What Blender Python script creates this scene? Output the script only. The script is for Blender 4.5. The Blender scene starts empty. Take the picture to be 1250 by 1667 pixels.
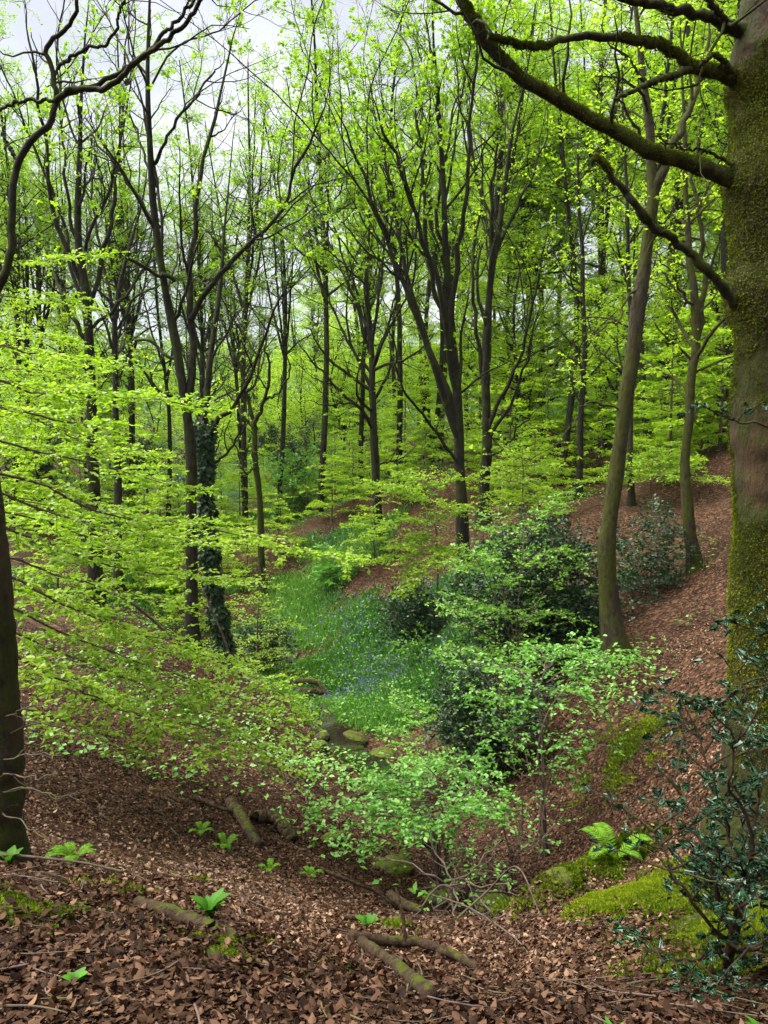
import bpy, math, numpy as np
from mathutils import Vector
rad = math.radians
S = bpy.context.scene
COL = S.collection

# ------------------------------------------------------------------ camera, sky, sun, exposure
F = 1250.0; CX, CY = 625.0, 833.5; PITCH = rad(3.3); CAM = np.array([0, 0, 1.6])
cd = bpy.data.cameras.new('camera'); cam = bpy.data.objects.new('camera', cd); COL.objects.link(cam)
cam.location = CAM; cam.rotation_euler = (rad(90) - PITCH, 0, 0)
cd.sensor_fit = 'VERTICAL'; cd.sensor_height = 24; cd.lens = 24 * F / 1667; cd.clip_end = 3000; cd.clip_start = .05
S.camera = cam
SUN_EL, SUN_AZ = rad(60), rad(-80)      # azimuth from +Y, clockwise
w = bpy.data.worlds.new('World'); S.world = w; w.use_nodes = True
nt = w.node_tree; bg = nt.nodes['Background']; bg.inputs['Strength'].default_value = .05
sky = nt.nodes.new('ShaderNodeTexSky'); sky.sky_type = 'NISHITA'; sky.sun_disc = False
sky.sun_elevation = SUN_EL; sky.sun_rotation = SUN_AZ; sky.air_density = 1; sky.dust_density = 3
tc = nt.nodes.new('ShaderNodeTexCoord'); mp = nt.nodes.new('ShaderNodeMapping'); mp.inputs['Scale'].default_value = (1, 1, 2.2)
ns = nt.nodes.new('ShaderNodeTexNoise'); ns.inputs['Scale'].default_value = 3.2; ns.inputs['Detail'].default_value = 6; ns.inputs['Roughness'].default_value = .55
rp = nt.nodes.new('ShaderNodeValToRGB')
rp.color_ramp.elements[0].position = .36; rp.color_ramp.elements[0].color = (1.75, 1.8, 1.88, 1)
rp.color_ramp.elements[1].position = .62; rp.color_ramp.elements[1].color = (2.5, 2.5, 2.5, 1)
mx = nt.nodes.new('ShaderNodeMix'); mx.data_type = 'RGBA'; mx.inputs[0].default_value = .88
L = nt.links.new
L(tc.outputs['Generated'], mp.inputs[0]); L(mp.outputs[0], ns.inputs['Vector']); L(ns.outputs[0], rp.inputs[0])
L(sky.outputs[0], mx.inputs[6]); L(rp.outputs[0], mx.inputs[7]); L(mx.outputs[2], bg.inputs['Color'])
sl = bpy.data.lights.new('sun', 'SUN'); sl.energy = 1.5; sl.angle = rad(70); sl.color = (1, .96, .88)
so = bpy.data.objects.new('sun', sl); COL.objects.link(so)
sd = Vector((math.sin(SUN_AZ) * math.cos(SUN_EL), math.cos(SUN_AZ) * math.cos(SUN_EL), math.sin(SUN_EL)))
so.rotation_euler = (-sd).to_track_quat('-Z', 'Y').to_euler(); so.location = (0, 0, 40)
S.view_settings.view_transform = 'Standard'; S.view_settings.look = 'None'; S.view_settings.gamma = 1
S.view_settings.exposure = 3.1
S.render.engine = 'CYCLES'
cy = S.cycles
cy.max_bounces = 7; cy.diffuse_bounces = 5; cy.glossy_bounces = 2; cy.transmission_bounces = 5; cy.transparent_max_bounces = 6; cy.volume_bounces = 0
cy.use_denoising = True; cy.use_adaptive_sampling = True; cy.adaptive_threshold = .02
cy.caustics_reflective = False; cy.caustics_refractive = False; cy.sample_clamp_indirect = 6

# ------------------------------------------------------------------ numpy helpers
def P(px, py, d):
    """world point on the photo ray (px,py) at forward distance d"""
    x, y, z = (px - CX) / F, (CY - py) / F, -1.0
    a = rad(90) - PITCH
    Y = y * math.cos(a) - z * math.sin(a); Z = y * math.sin(a) + z * math.cos(a)
    k = d / Y
    return np.array([x * k, d, CAM[2] + Z * k])
def nrm(v): return v / np.maximum(np.linalg.norm(v, axis=-1, keepdims=True), 1e-9)
_r = np.random.default_rng(5)
def make_noise(seed, octs=4, base=1.0):
    r = np.random.default_rng(seed); ks = []; 
    for o in range(octs):
        for j in range(5):
            k = nrm(r.normal(size=3)) * base * 2 ** o * r.uniform(.7, 1.3); ks.append((k, r.uniform(0, 6.28), .55 ** o))
    def f(p):
        s = 0
        for k, ph, a in ks: s = s + a * np.sin(p @ k + ph)
        return s / 2.6
    return f
n1 = make_noise(1, 4, .9); n2 = make_noise(2, 3, 3.0); n3 = make_noise(3, 3, .35)

class Buf:
    """collects geometry; builds ONE mesh object"""
    def __init__(s): s.V = []; s.F = []; s.R = []; s.n = 0
    def add(s, V, Fs, R=None):
        V = np.asarray(V, float).reshape(-1, 3)
        if len(V) == 0: return
        s.V.append(V)
        for f in (Fs if isinstance(Fs, list) else [Fs]): s.F.append(np.asarray(f, int) + s.n)
        s.R.append(np.full(len(V), .5) if R is None else np.broadcast_to(np.asarray(R, float), (len(V),)).copy()); s.n += len(V)
    def mesh(s, name, origin=(0, 0, 0), smooth=True):
        V = np.concatenate(s.V) - np.asarray(origin); R = np.concatenate(s.R)
        me = bpy.data.meshes.new(name)
        me.vertices.add(len(V)); me.vertices.foreach_set('co', V.astype(np.float32).ravel())
        li = np.concatenate([f.ravel() for f in s.F]); tot = np.concatenate([np.full(len(f), f.shape[1]) for f in s.F])
        st = np.concatenate([[0], np.cumsum(tot)[:-1]])
        me.loops.add(len(li)); me.loops.foreach_set('vertex_index', li.astype(np.int32))
        me.polygons.add(len(tot)); me.polygons.foreach_set('loop_start', st.astype(np.int32))
        me.polygons.foreach_set('use_smooth', np.full(len(tot), smooth))
        a = me.attributes.new('rnd', 'FLOAT', 'POINT'); a.data.foreach_set('value', R.astype(np.float32))
        me.update(calc_edges=True)
        return me
    def build(s, name, mat, parent=None, origin=None, smooth=True):
        if origin is None: origin = ROOT_LOC.get(parent.name, (0, 0, 0)) if parent else (0, 0, 0)
        me = s.mesh(name, origin, smooth)
        for m in (mat if isinstance(mat, (list, tuple)) else [mat]): me.materials.append(m)
        o = bpy.data.objects.new(name, me); COL.objects.link(o)
        if parent: o.parent = parent; ROOT_LOC[o.name] = origin
        return o
ROOT_LOC = {}
def tag(o, label=None, cat=None, group=None, kind=None):
    for k, v in (('label', label), ('category', cat), ('group', group), ('kind', kind)):
        if v: o[k] = v
    return o
def thing(name, label, cat, loc, group=None):
    o = bpy.data.objects.new(name, None); COL.objects.link(o); o.location = loc; o.empty_display_size = .2
    ROOT_LOC[o.name] = np.asarray(loc, float); return tag(o, label, cat, group)
def copy_tree(o, parent=None):
    c = o.copy(); COL.objects.link(c); c.parent = parent
    for ch in list(o.children): copy_tree(ch, c)
    return c

def tubes(buf, pts, rads, sides=6, R=None, cap=True):
    """pts (M,N,3), rads (M,N): M tubes at once"""
    pts = np.asarray(pts, float); rads = np.asarray(rads, float)
    if pts.ndim == 2: pts = pts[None]; rads = rads[None]
    M, N, _ = pts.shape
    if M == 0: return
    T = nrm(np.gradient(pts, axis=1)); md = nrm(pts[:, -1] - pts[:, 0])
    ref = np.eye(3)[np.argmin(np.abs(md), axis=1)][:, None, :]
    U = nrm(np.cross(T, np.broadcast_to(ref, T.shape))); W = np.cross(T, U)
    a = np.arange(sides) * 2 * np.pi / sides
    ring = U[:, :, None, :] * np.cos(a)[None, None, :, None] + W[:, :, None, :] * np.sin(a)[None, None, :, None]
    V = pts[:, :, None, :] + ring * rads[:, :, None, None]
    idx = np.arange(M * N * sides).reshape(M, N, sides)
    A = idx[:, :-1]; B = idx[:, 1:]
    q = np.stack([A, np.roll(A, -1, 2), np.roll(B, -1, 2), B], -1).reshape(-1, 4)
    Fs = [q]
    if cap and sides >= 5: Fs.append(idx[:, -1, :].reshape(M, sides))
    rr = np.random.default_rng(M * 7 + N).uniform(0, 1, M) if R is None else np.broadcast_to(R, (M,))
    buf.add(V, Fs, np.repeat(rr, N * sides))

def curve(pts, n, rng=None, jit=0):
    """Catmull-Rom resample of a list of 3D points to n points"""
    p = np.asarray(pts, float)
    if len(p) == 2: p = np.stack([p[0], (p[0] + p[1]) / 2, p[1]])
    q = np.concatenate([[2 * p[0] - p[1]], p, [2 * p[-1] - p[-2]]])
    u = np.linspace(0, len(p) - 1 - 1e-6, n); i = u.astype(int); t = (u - i)[:, None]
    a, b, c, d = q[i], q[i + 1], q[i + 2], q[i + 3]
    o = .5 * (2 * b + (c - a) * t + (2 * a - 5 * b + 4 * c - d) * t ** 2 + (3 * b - a - 3 * c + d) * t ** 3)
    if jit: 
        k = rng.normal(size=(n, 3)) * jit; k[0] = 0; k = (k + np.roll(k, 1, 0)) / 2; o = o + k
    return o
def grow(rng, p0, d0, Ln, n, up=.3, wander=.25):
    M = len(p0); pts = np.zeros((M, n, 3)); pts[:, 0] = p0; d = nrm(d0); st = (Ln / (n - 1))[:, None]
    for k in range(1, n):
        d = nrm(d + np.array([0, 0, up / n]) + rng.normal(size=(M, 3)) * wander / math.sqrt(n))
        pts[:, k] = pts[:, k - 1] + d * st
    return pts
def seglen(pts): return np.linalg.norm(np.diff(pts, axis=1), axis=2).sum(1)
def sample(pts, rads, idx, t):
    N = pts.shape[1]; u = t * (N - 1 - 1e-6); i = u.astype(int); f = (u - i)
    a = pts[idx, i]; b = pts[idx, i + 1]
    return a + (b - a) * f[:, None], nrm(b - a), rads[idx, i] * (1 - f) + rads[idx, i + 1] * f
def spawn(rng, pts, rads, per_m, t0=.2, t1=1.0, ang=(35, 65), ln=(1, 2), taper=.6, n=6, up=.3, wander=.3, rr=.55, flat=0, rmin=.003, rcap=1):
    Ln = seglen(pts); cnt = rng.poisson(np.maximum(Ln * per_m * (t1 - t0), .0)); idx = np.repeat(np.arange(len(pts)), cnt)
    if len(idx) == 0: return np.zeros((0, n, 3)), np.zeros((0, n))
    t = rng.uniform(t0, t1, len(idx)); p, T, r = sample(pts, rads, idx, t)
    v = rng.normal(size=(len(idx), 3)); v[:, 2] *= (1 - flat); v -= (v * T).sum(1, keepdims=True) * T; v = nrm(v)
    a = np.radians(rng.uniform(*ang, len(idx)))[:, None]
    d = T * np.cos(a) + v * np.sin(a)
    if flat: d[:, 2] *= (1 - flat * .8)
    l = rng.uniform(*ln, len(idx)) * (1 - taper * t)
    q = grow(rng, p, d, l, n, up, wander)
    r0 = np.clip(np.minimum(r * rr, l * .022), rmin, rcap)
    return q, r0[:, None] * np.linspace(1, .3, n)[None, :]

LEAF4 = (np.array([[0, 0, 0], [.45, .3, .07], [1, 0, -.05], [.45, -.3, .07]]), [np.array([[0, 2, 1], [0, 3, 2]])])
LEAF6 = (np.array([[0, 0, 0], [.28, .27, .07], [.68, .25, .06], [1, 0, -.04], [.68, -.25, .06], [.28, -.27, .07]]), [np.array([[0, 3, 2, 1], [0, 5, 4, 3]])])
_o = [(0, .0), (.12, .1), (.2, .27), (.33, .15), (.48, .31), (.6, .16), (.76, .24), (.85, .08), (1.02, 0)]
LEAFH = (np.array([[x, y, .10 * math.sin(i * 2.4) * (1 if y else 0) + .12 * (y / .3)] for i, (x, y) in enumerate(_o)] +
                  [[x, -y, .10 * math.sin(i * 2.1) + .12 * (y / .3)] for i, (x, y) in reversed(list(enumerate(_o))[1:-1])]),
         [np.array([[0, 8, 2, 1], [0, 8, 14, 15]]), np.array([[8, 7, 6, 5, 4, 3, 2], [8, 14, 13, 12, 11, 10, 9]])])
# lobed leaf (sycamore / maple like)
_m = [(0, 0), (.05, .3), (.3, .22), (.38, .48), (.58, .25), (1, 0)]
LEAFM = (np.array([[x, y, .05 * y] for x, y in _m] + [[x, -y, .05 * y] for x, y in reversed(_m[1:-1])]), [np.array([[0, 5, 4, 3, 2, 1], [0, 9, 8, 7, 6, 5]])])
LEAFL = (np.array([[0, 0, 0], [.12, .17, .05], [.36, .31, .12], [.66, .28, .07], [.9, .12, .03], [1.03, 0, .1], [.88, -.13, .14], [.62, -.29, .12], [.34, -.3, .05], [.1, -.15, .04]]),
         [np.array([[0, 5, 4, 3, 2, 1], [0, 9, 8, 7, 6, 5]])])
LEAFP = (np.array([[0, .06, 0], [.5, .11, .0], [1, 0, -.08], [.5, -.11, .0], [0, -.06, 0]]), [np.array([[0, 4, 3, 1]]), np.array([[1, 3, 2]])])
def put_leaves(buf, pos, X, Nn, size, tpl, rng, rv=None, curl=None):
    n = len(pos)
    if n == 0: return
    X = nrm(X); Yv = nrm(np.cross(Nn, X)); Z = np.cross(X, Yv)
    V, Fs = tpl; k = len(V); size = np.broadcast_to(size, (n,))[:, None, None]
    vz = np.broadcast_to(V[None, :, 2], (n, k)).copy()
    if curl is not None: vz = vz + curl[:, None] * ((V[:, 0] - .5) ** 2 * 1.6 + V[:, 1] ** 2 * 2)[None, :]
    W = pos[:, None, :] + size * (V[None, :, 0:1] * X[:, None] + V[None, :, 1:2] * Yv[:, None] + vz[:, :, None] * Z[:, None])
    off = (np.arange(n) * k)[:, None, None]
    Fl = [(f[None] + off).reshape(-1, f.shape[1]) for f in Fs]
    buf.add(W, Fl, np.repeat(rng.uniform(0, 1, n) if rv is None else rv, k))
UP = np.array([0, 0, 1.])
def leaves_on(buf, rng, pts, spacing, size, tpl=LEAF4, flat=.75, t0=.1, spread=.9, off=0, rclump=.5, droop=.0):
    Ln = seglen(pts); cnt = np.maximum(1, rng.poisson(Ln * (1 - t0) / spacing)); idx = np.repeat(np.arange(len(pts)), cnt)
    t = rng.uniform(t0, 1, len(idx)); p, T, _ = sample(pts, np.zeros(pts.shape[:2]), idx, t)
    Sd = np.cross(T, UP) + rng.normal(size=T.shape) * .15; Sd = nrm(Sd) * np.where(rng.random(len(idx)) < .5, 1, -1)[:, None]
    X = nrm(T * rng.uniform(.4, 1, len(idx))[:, None] + Sd * spread + rng.normal(size=T.shape) * .25 - UP * droop)
    Nn = nrm(UP * flat + rng.normal(size=T.shape) * (1 - flat) * 1.1)
    sz = size * rng.uniform(.6, 1.15, len(idx))
    cl = rng.uniform(0, 1, len(pts)); rv = np.clip(cl[idx] * rclump + rng.uniform(0, 1, len(idx)) * (1 - rclump), 0, 1)
    if off: p = p + rng.normal(size=p.shape) * off
    put_leaves(buf, p, X, Nn, sz, tpl, rng, rv)

# ------------------------------------------------------------------ materials
def mat(name):
    m = bpy.data.materials.new(name); m.use_nodes = True; t = m.node_tree; return m, t, t.nodes['Principled BSDF'], t.nodes['Material Output']
def N(t, typ, **kw):
    n = t.nodes.new(typ)
    for k, v in kw.items():
        if k in n.inputs.keys(): n.inputs[k].default_value = v
        else: setattr(n, k, v)
    return n
def ramp(t, src, stops):
    r = t.nodes.new('ShaderNodeValToRGB'); e = r.color_ramp.elements
    while len(e) < len(stops): e.new(.5)
    for el, (p, c) in zip(e, stops): el.position = p; el.color = tuple(c) + (1,)
    t.links.new(src, r.inputs[0]); return r.outputs[0]
def mixc(t, f, a, b):
    m = t.nodes.new('ShaderNodeMix'); m.data_type = 'RGBA'
    if isinstance(f, float): m.inputs[0].default_value = f
    else: t.links.new(f, m.inputs[0])
    for i, s in ((6, a), (7, b)):
        if isinstance(s, tuple): m.inputs[i].default_value = s + (1,)
        else: t.links.new(s, m.inputs[i])
    return m.outputs[2]
def math_(t, op, a, b=None, clamp=False):
    m = t.nodes.new('ShaderNodeMath'); m.operation = op; m.use_clamp = clamp
    for i, s in enumerate((a, b)):
        if s is None: continue
        if isinstance(s, (int, float)): m.inputs[i].default_value = s
        else: t.links.new(s, m.inputs[i])
    return m.outputs[0]
def leaf_mat(name, stops, trans=.42, tint=(1.12, 1.22, .6), rough=.38, spec=.5):
    m, t, b, o = mat(name)
    at = N(t, 'ShaderNodeAttribute', attribute_name='rnd'); c = ramp(t, at.outputs['Fac'], stops)
    t.links.new(c, b.inputs['Base Color']); b.inputs['Roughness'].default_value = rough; b.inputs['Specular IOR Level'].default_value = spec
    if trans:
        vm = N(t, 'ShaderNodeVectorMath', operation='MULTIPLY'); t.links.new(c, vm.inputs[0]); vm.inputs[1].default_value = tint
        tr = N(t, 'ShaderNodeBsdfTranslucent'); t.links.new(vm.outputs[0], tr.inputs[0])
        ms = N(t, 'ShaderNodeMixShader'); ms.inputs[0].default_value = trans
        t.links.new(b.outputs[0], ms.inputs[1]); t.links.new(tr.outputs[0], ms.inputs[2]); t.links.new(ms.outputs[0], o.inputs[0])
    return m
M_beech = leaf_mat('beech_leaf', [(0, (.14, .28, .012)), (.5, (.28, .45, .024)), (1, (.46, .61, .07))], .5)
M_beechdim = leaf_mat('woodland_leaf', [(0, (.20, .35, .018)), (.5, (.35, .52, .03)), (1, (.50, .64, .06))], .62)
M_syc = leaf_mat('sycamore_leaf', [(0, (.12, .26, .012)), (.5, (.25, .42, .018)), (1, (.40, .55, .035))], .6)
M_sap = leaf_mat('sapling_leaf', [(0, (.07, .22, .03)), (.5, (.15, .38, .055)), (1, (.26, .5, .09))], .4, (1.15, 1.15, .7))
M_haw = leaf_mat('hawthorn_leaf', [(0, (.09, .24, .03)), (.5, (.18, .38, .05)), (1, (.30, .5, .085))], .4)
M_holly = leaf_mat('holly_leaf', [(0, (.012, .04, .018)), (.6, (.025, .075, .035)), (1, (.05, .12, .045))], .1, rough=.24, spec=.55)
M_dark = leaf_mat('evergreen_leaf', [(0, (.008, .03, .010)), (.6, (.02, .062, .018)), (1, (.05, .12, .028))], .15, rough=.4)
M_ivy = leaf_mat('ivy_leaf', [(0, (.006, .024, .007)), (.7, (.016, .05, .014)), (1, (.045, .11, .025))], .12, rough=.55, spec=.3)
M_fern = leaf_mat('fern_leaf', [(0, (.07, .2, .008)), (1, (.17, .36, .02))], .4, spec=.15, rough=.6)
M_herb = leaf_mat('herb_leaf', [(0, (.03, .12, .008)), (1, (.09, .26, .02))], .35, spec=.2, rough=.5)
M_grass = leaf_mat('grass_blade', [(0, (.03, .10, .018)), (.5, (.07, .20, .03)), (1, (.16, .33, .05))], .4)
M_bell = leaf_mat('bluebell_flower', [(0, (.10, .08, .34)), (1, (.2, .18, .5))], .3, (1, 1, 1))
M_moss = leaf_mat('moss_tuft', [(0, (.03, .05, .003)), (.5, (.095, .145, .006)), (1, (.22, .28, .012))], .35, rough=.8, spec=.1)
M_trunkmoss = leaf_mat('trunk_moss', [(0, (.022, .032, .003)), (.5, (.06, .078, .006)), (1, (.14, .17, .01))], .2, rough=.9, spec=.05)
M_litter = leaf_mat('dead_leaf', [(0, (.012, .006, .0035)), (.3, (.042, .0205, .0105)), (.6, (.10, .052, .030)), (.85, (.19, .11, .068)), (1, (.33, .225, .15))], .12, (1, .8, .6), rough=.75, spec=.12)
M_far = leaf_mat('distant_leaf', [(0, (.07, .16, .03)), (.5, (.12, .24, .045)), (1, (.2, .33, .07))], .4)

def bark_mat(name, dark, light, moss, moss_amt, scale=6, bump=.6, red=None):
    m, t, b, o = mat(name)
    tcn = N(t, 'ShaderNodeTexCoord'); mpn = N(t, 'ShaderNodeMapping'); mpn.inputs['Scale'].default_value = (1, 1, .45)
    t.links.new(tcn.outputs['Object'], mpn.inputs[0])
    a = N(t, 'ShaderNodeTexNoise', Scale=scale * 2.2, Detail=8.0, Roughness=.68); t.links.new(mpn.outputs[0], a.inputs['Vector'])
    c = N(t, 'ShaderNodeTexNoise', Scale=scale * .35, Detail=6.0, Roughness=.6); t.links.new(mpn.outputs[0], c.inputs['Vector'])
    base = ramp(t, a.outputs[0], [(.3, dark), (.7, light)])
    if red:
        e = N(t, 'ShaderNodeTexNoise', Scale=scale * .22, Detail=4.0); t.links.new(mpn.outputs[0], e.inputs['Vector'])
        base = mixc(t, ramp(t, e.outputs[0], [(.48, (0, 0, 0)), (.62, (.8, .8, .8))]), base, red)
    g = N(t, 'ShaderNodeNewGeometry'); sp = N(t, 'ShaderNodeSeparateXYZ'); t.links.new(g.outputs['Normal'], sp.inputs[0])
    up = math_(t, 'MULTIPLY', sp.outputs[2], .22)
    mk = math_(t, 'ADD', math_(t, 'ADD', c.outputs[0], up), math_(t, 'MULTIPLY', math_(t, 'SUBTRACT', a.outputs[0], .5), .5))
    f = ramp(t, mk, [(.62 - moss_amt, (0, 0, 0)), (.74 - moss_amt, (1, 1, 1))])
    mc = ramp(t, a.outputs[0], [(.3, tuple(x * .45 for x in moss)), (.7, moss)])
    t.links.new(mixc(t, f, base, mc), b.inputs['Base Color'])
    b.inputs['Roughness'].default_value = .85; b.inputs['Specular IOR Level'].default_value = .2
    bp = N(t, 'ShaderNodeBump', Strength=bump, Distance=.05); t.links.new(a.outputs[0], bp.inputs['Height']); t.links.new(bp.outputs[0], b.inputs['Normal'])
    return m
M_bark = bark_mat('dark_bark', (.004, .0035, .0023), (.024, .02, .013), (.03, .038, .005), .14)
M_barkfar = bark_mat('grey_bark', (.009, .008, .006), (.04, .034, .025), (.03, .04, .006), .10, 4, .3)
M_beechbark = bark_mat('smooth_mossy_bark', (.012, .010, .006), (.06, .05, .028), (.058, .064, .008), .2, 8, 1.0)
M_bigbark = bark_mat('old_mossy_bark', (.006, .005, .003), (.075, .06, .034), (.045, .052, .006), .18, 13, 1.0, (.08, .048, .022))
M_limb = bark_mat('mossy_limb_bark', (.007, .006, .0035), (.03, .026, .014), (.05, .062, .006), .24, 9, .9)
M_log = bark_mat('rotting_wood', (.015, .009, .005), (.09, .055, .032), (.08, .1, .006), -.04, 14, .9)
M_twig = bark_mat('twig_bark', (.05, .035, .028), (.15, .11, .09), (.1, .12, .02), -.1, 8, .2)
M_rock = bark_mat('mossy_stone', (.025, .02, .016), (.10, .08, .06), (.10, .13, .010), .08, 8, 1.0)

# ------------------------------------------------------------------ terrain
CTRL = [(625, 1667, 2.3), (0, 1667, 1.95), (1250, 1667, 2.2), (300, 1560, 3.0), (60, 1500, 3.0), (300, 1400, 5.6), (450, 1300, 9), (620, 1440, 6.7), (430, 1480, 4.6), (620, 1560, 3.9),
        (770, 1420, 9.0), (760, 1560, 4.3), (850, 1500, 5.6), (1030, 1365, 6.6), (1000, 1500, 4.5), (1150, 1450, 4.0), (1100, 1600, 3.0), (900, 1600, 3.4),
        (950, 1230, 10), (880, 1330, 9.4), (1100, 1100, 10.8), (1180, 1000, 13), (1010, 1045, 12), (1150, 900, 16), (1190, 800, 20), (1100, 750, 24),
        (1265, 1330, 5.0), (890, 1430, 7.9), (950, 1385, 8.0), (840, 1470, 7.2), (560, 1240, 13.6), (450, 1140, 18), (430, 1095, 21), (650, 1350, 9.6), (600, 1250, 12.8), (700, 1200, 14), (650, 1080, 20), (560, 1040, 22), (700, 1050, 20), (800, 1180, 13),
        (530, 970, 25), (600, 885, 28), (560, 830, 33), (640, 785, 36), (690, 775, 32), (757, 925, 20), (787, 830, 25), (860, 1000, 16),
        (950, 820, 27), (900, 735, 35), (1050, 720, 33), (1180, 710, 30), (900, 640, 52), (1200, 600, 46), (700, 690, 55),
        (312, 1055, 16), (375, 1080, 17), (100, 1210, 8.5), (0, 1380, 4.5), (20, 1180, 8), (300, 1180, 10.5), (150, 1010, 18), (100, 920, 25), (-100, 850, 25), (200, 890, 32), (440, 870, 38), (450, 800, 60), (200, 790, 60), (0, 770, 50)]
pc = np.array([P(*c) for c in CTRL])
extra = np.array([(0, 0, -.02), (0, 1.2, -.02), (-2, 0, .3), (2, 0, .1), (0, -4, .8), (-6, -4, 1.5), (6, -4, 1.2), (-5, 3, .1), (4.5, 3, -.1), (5.5, 6, .4), (7, 10, 1.2), (9, 14, 2.2), (14, 20, 5), (20, 30, 9), (30, 50, 14), (10, 0, 2),
                  (-9, 6, -.5), (-12, 12, .4), (-20, 20, 2.5), (-30, 35, 5), (-35, 60, 8), (-20, 0, 4), (20, 5, 5), (0, -20, 4), (0, 95, 6), (40, 95, 18), (-50, 95, 10), (0, 75, 3)], float)
pc = np.concatenate([pc, extra])
def _ph(r): return np.where(r > 1e-9, r * r * np.log(np.maximum(r, 1e-9)), 0)
XYC = pc[:, :2]; sc_ = 1 / 20.
_K = _ph(np.linalg.norm((XYC[:, None] - XYC[None]) * sc_, axis=2)) + np.eye(len(pc)) * .004
_Pm = np.c_[np.ones(len(pc)), XYC * sc_]
_A = np.block([[_K, _Pm], [_Pm.T, np.zeros((3, 3))]]); _w = np.linalg.solve(_A, np.r_[pc[:, 2], 0, 0, 0])
RIDGE = [P(860 + 24 * k, 1492 - 17 * k, 5.5 + .13 * k) for k in range(9)]
def H0(x, y):
    x = np.asarray(x, float); y = np.asarray(y, float); sh = np.broadcast(x, y).shape; q = np.stack([np.broadcast_to(x, sh).ravel(), np.broadcast_to(y, sh).ravel()], 1)
    z = np.zeros(len(q))
    for s in range(0, len(q), 20000):
        qq = q[s:s + 20000]
        z[s:s + 20000] = _ph(np.linalg.norm((qq[:, None] - XYC[None]) * sc_, axis=2)) @ _w[:len(pc)] + np.c_[np.ones(len(qq)), qq * sc_] @ _w[len(pc):]
    r = np.hypot(q[:, 0], q[:, 1]); f = np.clip((r - 60) / 45, 0, 1); f = f * f * (3 - 2 * f)
    g = np.clip((r - 110) / 240, 0, 1); far = 8 + 42 * g * g * (3 - 2 * g) + 4 * np.sin(q[:, 0] * .021 + 1) * g
    z = z * (1 - f) + far * f
    p3 = np.c_[q, np.zeros(len(q))]
    z = z + .016 * n2(p3 * 1.6) * np.clip((10 - r) / 3, 0, 1) + .035 * n1(p3 * 2.0) + .10 * n1(p3 * .6) * np.clip(r / 8, 0, 1)
    for k in range(9): c_ = RIDGE[k]; z = z + .11 * np.exp(-((q[:, 0] - c_[0]) ** 2 + (q[:, 1] - c_[1]) ** 2) / .045)
    return z.reshape(sh)
def ground_at(px, py, d):
    p = P(px, py, d); p[2] = H0(p[0], p[1]); return p
def gz(p): return float(H0(p[0], p[1]))

# green (plant/moss) mask: blobs (px,py,d,radius m, amount)
BLOBS = [(560, 1050, 21, 2.6, 1), (660, 1085, 19.5, 2.3, 1), (720, 1060, 19.5, 2, .9), (560, 1140, 17.5, 1.5, .9), (525, 960, 26, 1.8, .6), (585, 860, 30, 2.2, .5), (520, 890, 32, 2.2, .5), (440, 1010, 22, 2, .6), (640, 1160, 15.5, 1.6, .5),
         (850, 1000, 16.5, 1.8, .4), (450, 800, 50, 10, .6), (650, 720, 60, 14, .8), (1000, 640, 50, 12, .8), (850, 640, 60, 15, .8), (600, 1000, 23.5, 1.8, .35), (200, 950, 26, 4, .4)]
MOSS = [(860 + 31 * k, 1492 - 22 * k, 5.55 + .17 * k, .15 + .03 * (k % 2), 1) for k in range(7)] + [(985 + 30 * k, 1482 - 20 * k, 5.0 + .1 * k, .14, .9) for k in range(5)] + [
        (1040, 1470, 4.7, .2, 1), (1080, 1450, 4.6, .24, 1), (1130, 1400, 4.9, .28, .9), (1190, 1400, 4.4, .34, 1), (1235, 1380, 4.4, .4, 1), (1120, 1530, 3.75, .2, 1), (1150, 1560, 3.5, .2, 1), (1095, 1590, 3.3, .14, 1), (1200, 1470, 3.8, .28, .9), (1245, 1450, 3.8, .3, 1), (1160, 1490, 3.9, .22, 1), (1070, 1510, 4.0, .14, .8),
        (170, 1535, 3.1, .10, .8), (200, 1545, 3.1, .07, .7), (300, 1560, 3.05, .11, .9), (340, 1580, 2.95, .12, .9), (375, 1600, 2.8, .10, .8), (400, 1635, 2.65, .10, .8), (60, 1490, 3.1, .14, .9), (20, 1490, 3.2, .12, .8), (110, 1500, 3.2, .09, .8), (590, 1620, 3.1, .09, .8), (560, 1610, 3.2, .06, .7), (250, 1520, 3.4, .10, .6), (330, 1440, 5.0, .10, .6), (1010, 1240, 9.6, .4, .5), (170, 1450, 3.9, .10, .8), (210, 1465, 3.8, .07, .7), (430, 1575, 3.3, .06, .7), (640, 1500, 5, .12, .8)]
def mask_of(bl, x, y):
    m = np.zeros(np.broadcast(x, y).shape)
    for px, py, d, r, a in bl:
        c = P(px, py, d); m = np.maximum(m, a * np.clip(1.35 - np.hypot(x - c[0], y - c[1]) / r, 0, 1))
    return m
def gmask(x, y):
    p3 = np.stack([x, y, np.zeros_like(x)], -1)
    far = np.clip((np.hypot(x, y) - 45) / 40, 0, .55)
    return np.clip(np.maximum(mask_of(BLOBS, x, y), far) + .42 * n1(p3 * 1.1), 0, 1) * (np.maximum(mask_of(BLOBS, x, y), far) > .02)
def mmask(x, y):
    p3 = np.stack([x, y, np.zeros_like(x)], -1); m = mask_of([(a, b, d, r * (1.7 if a > 820 else 1.15), k) for a, b, d, r, k in MOSS], x, y)
    return np.clip(m * .95 + (.8 * n1(p3 * 4.5) + .8 * n2(p3 * 4.5) - np.where(x > .8, .14, .26)) * (m > .02), 0, 1) * np.clip(m * 3, 0, 1)

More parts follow.
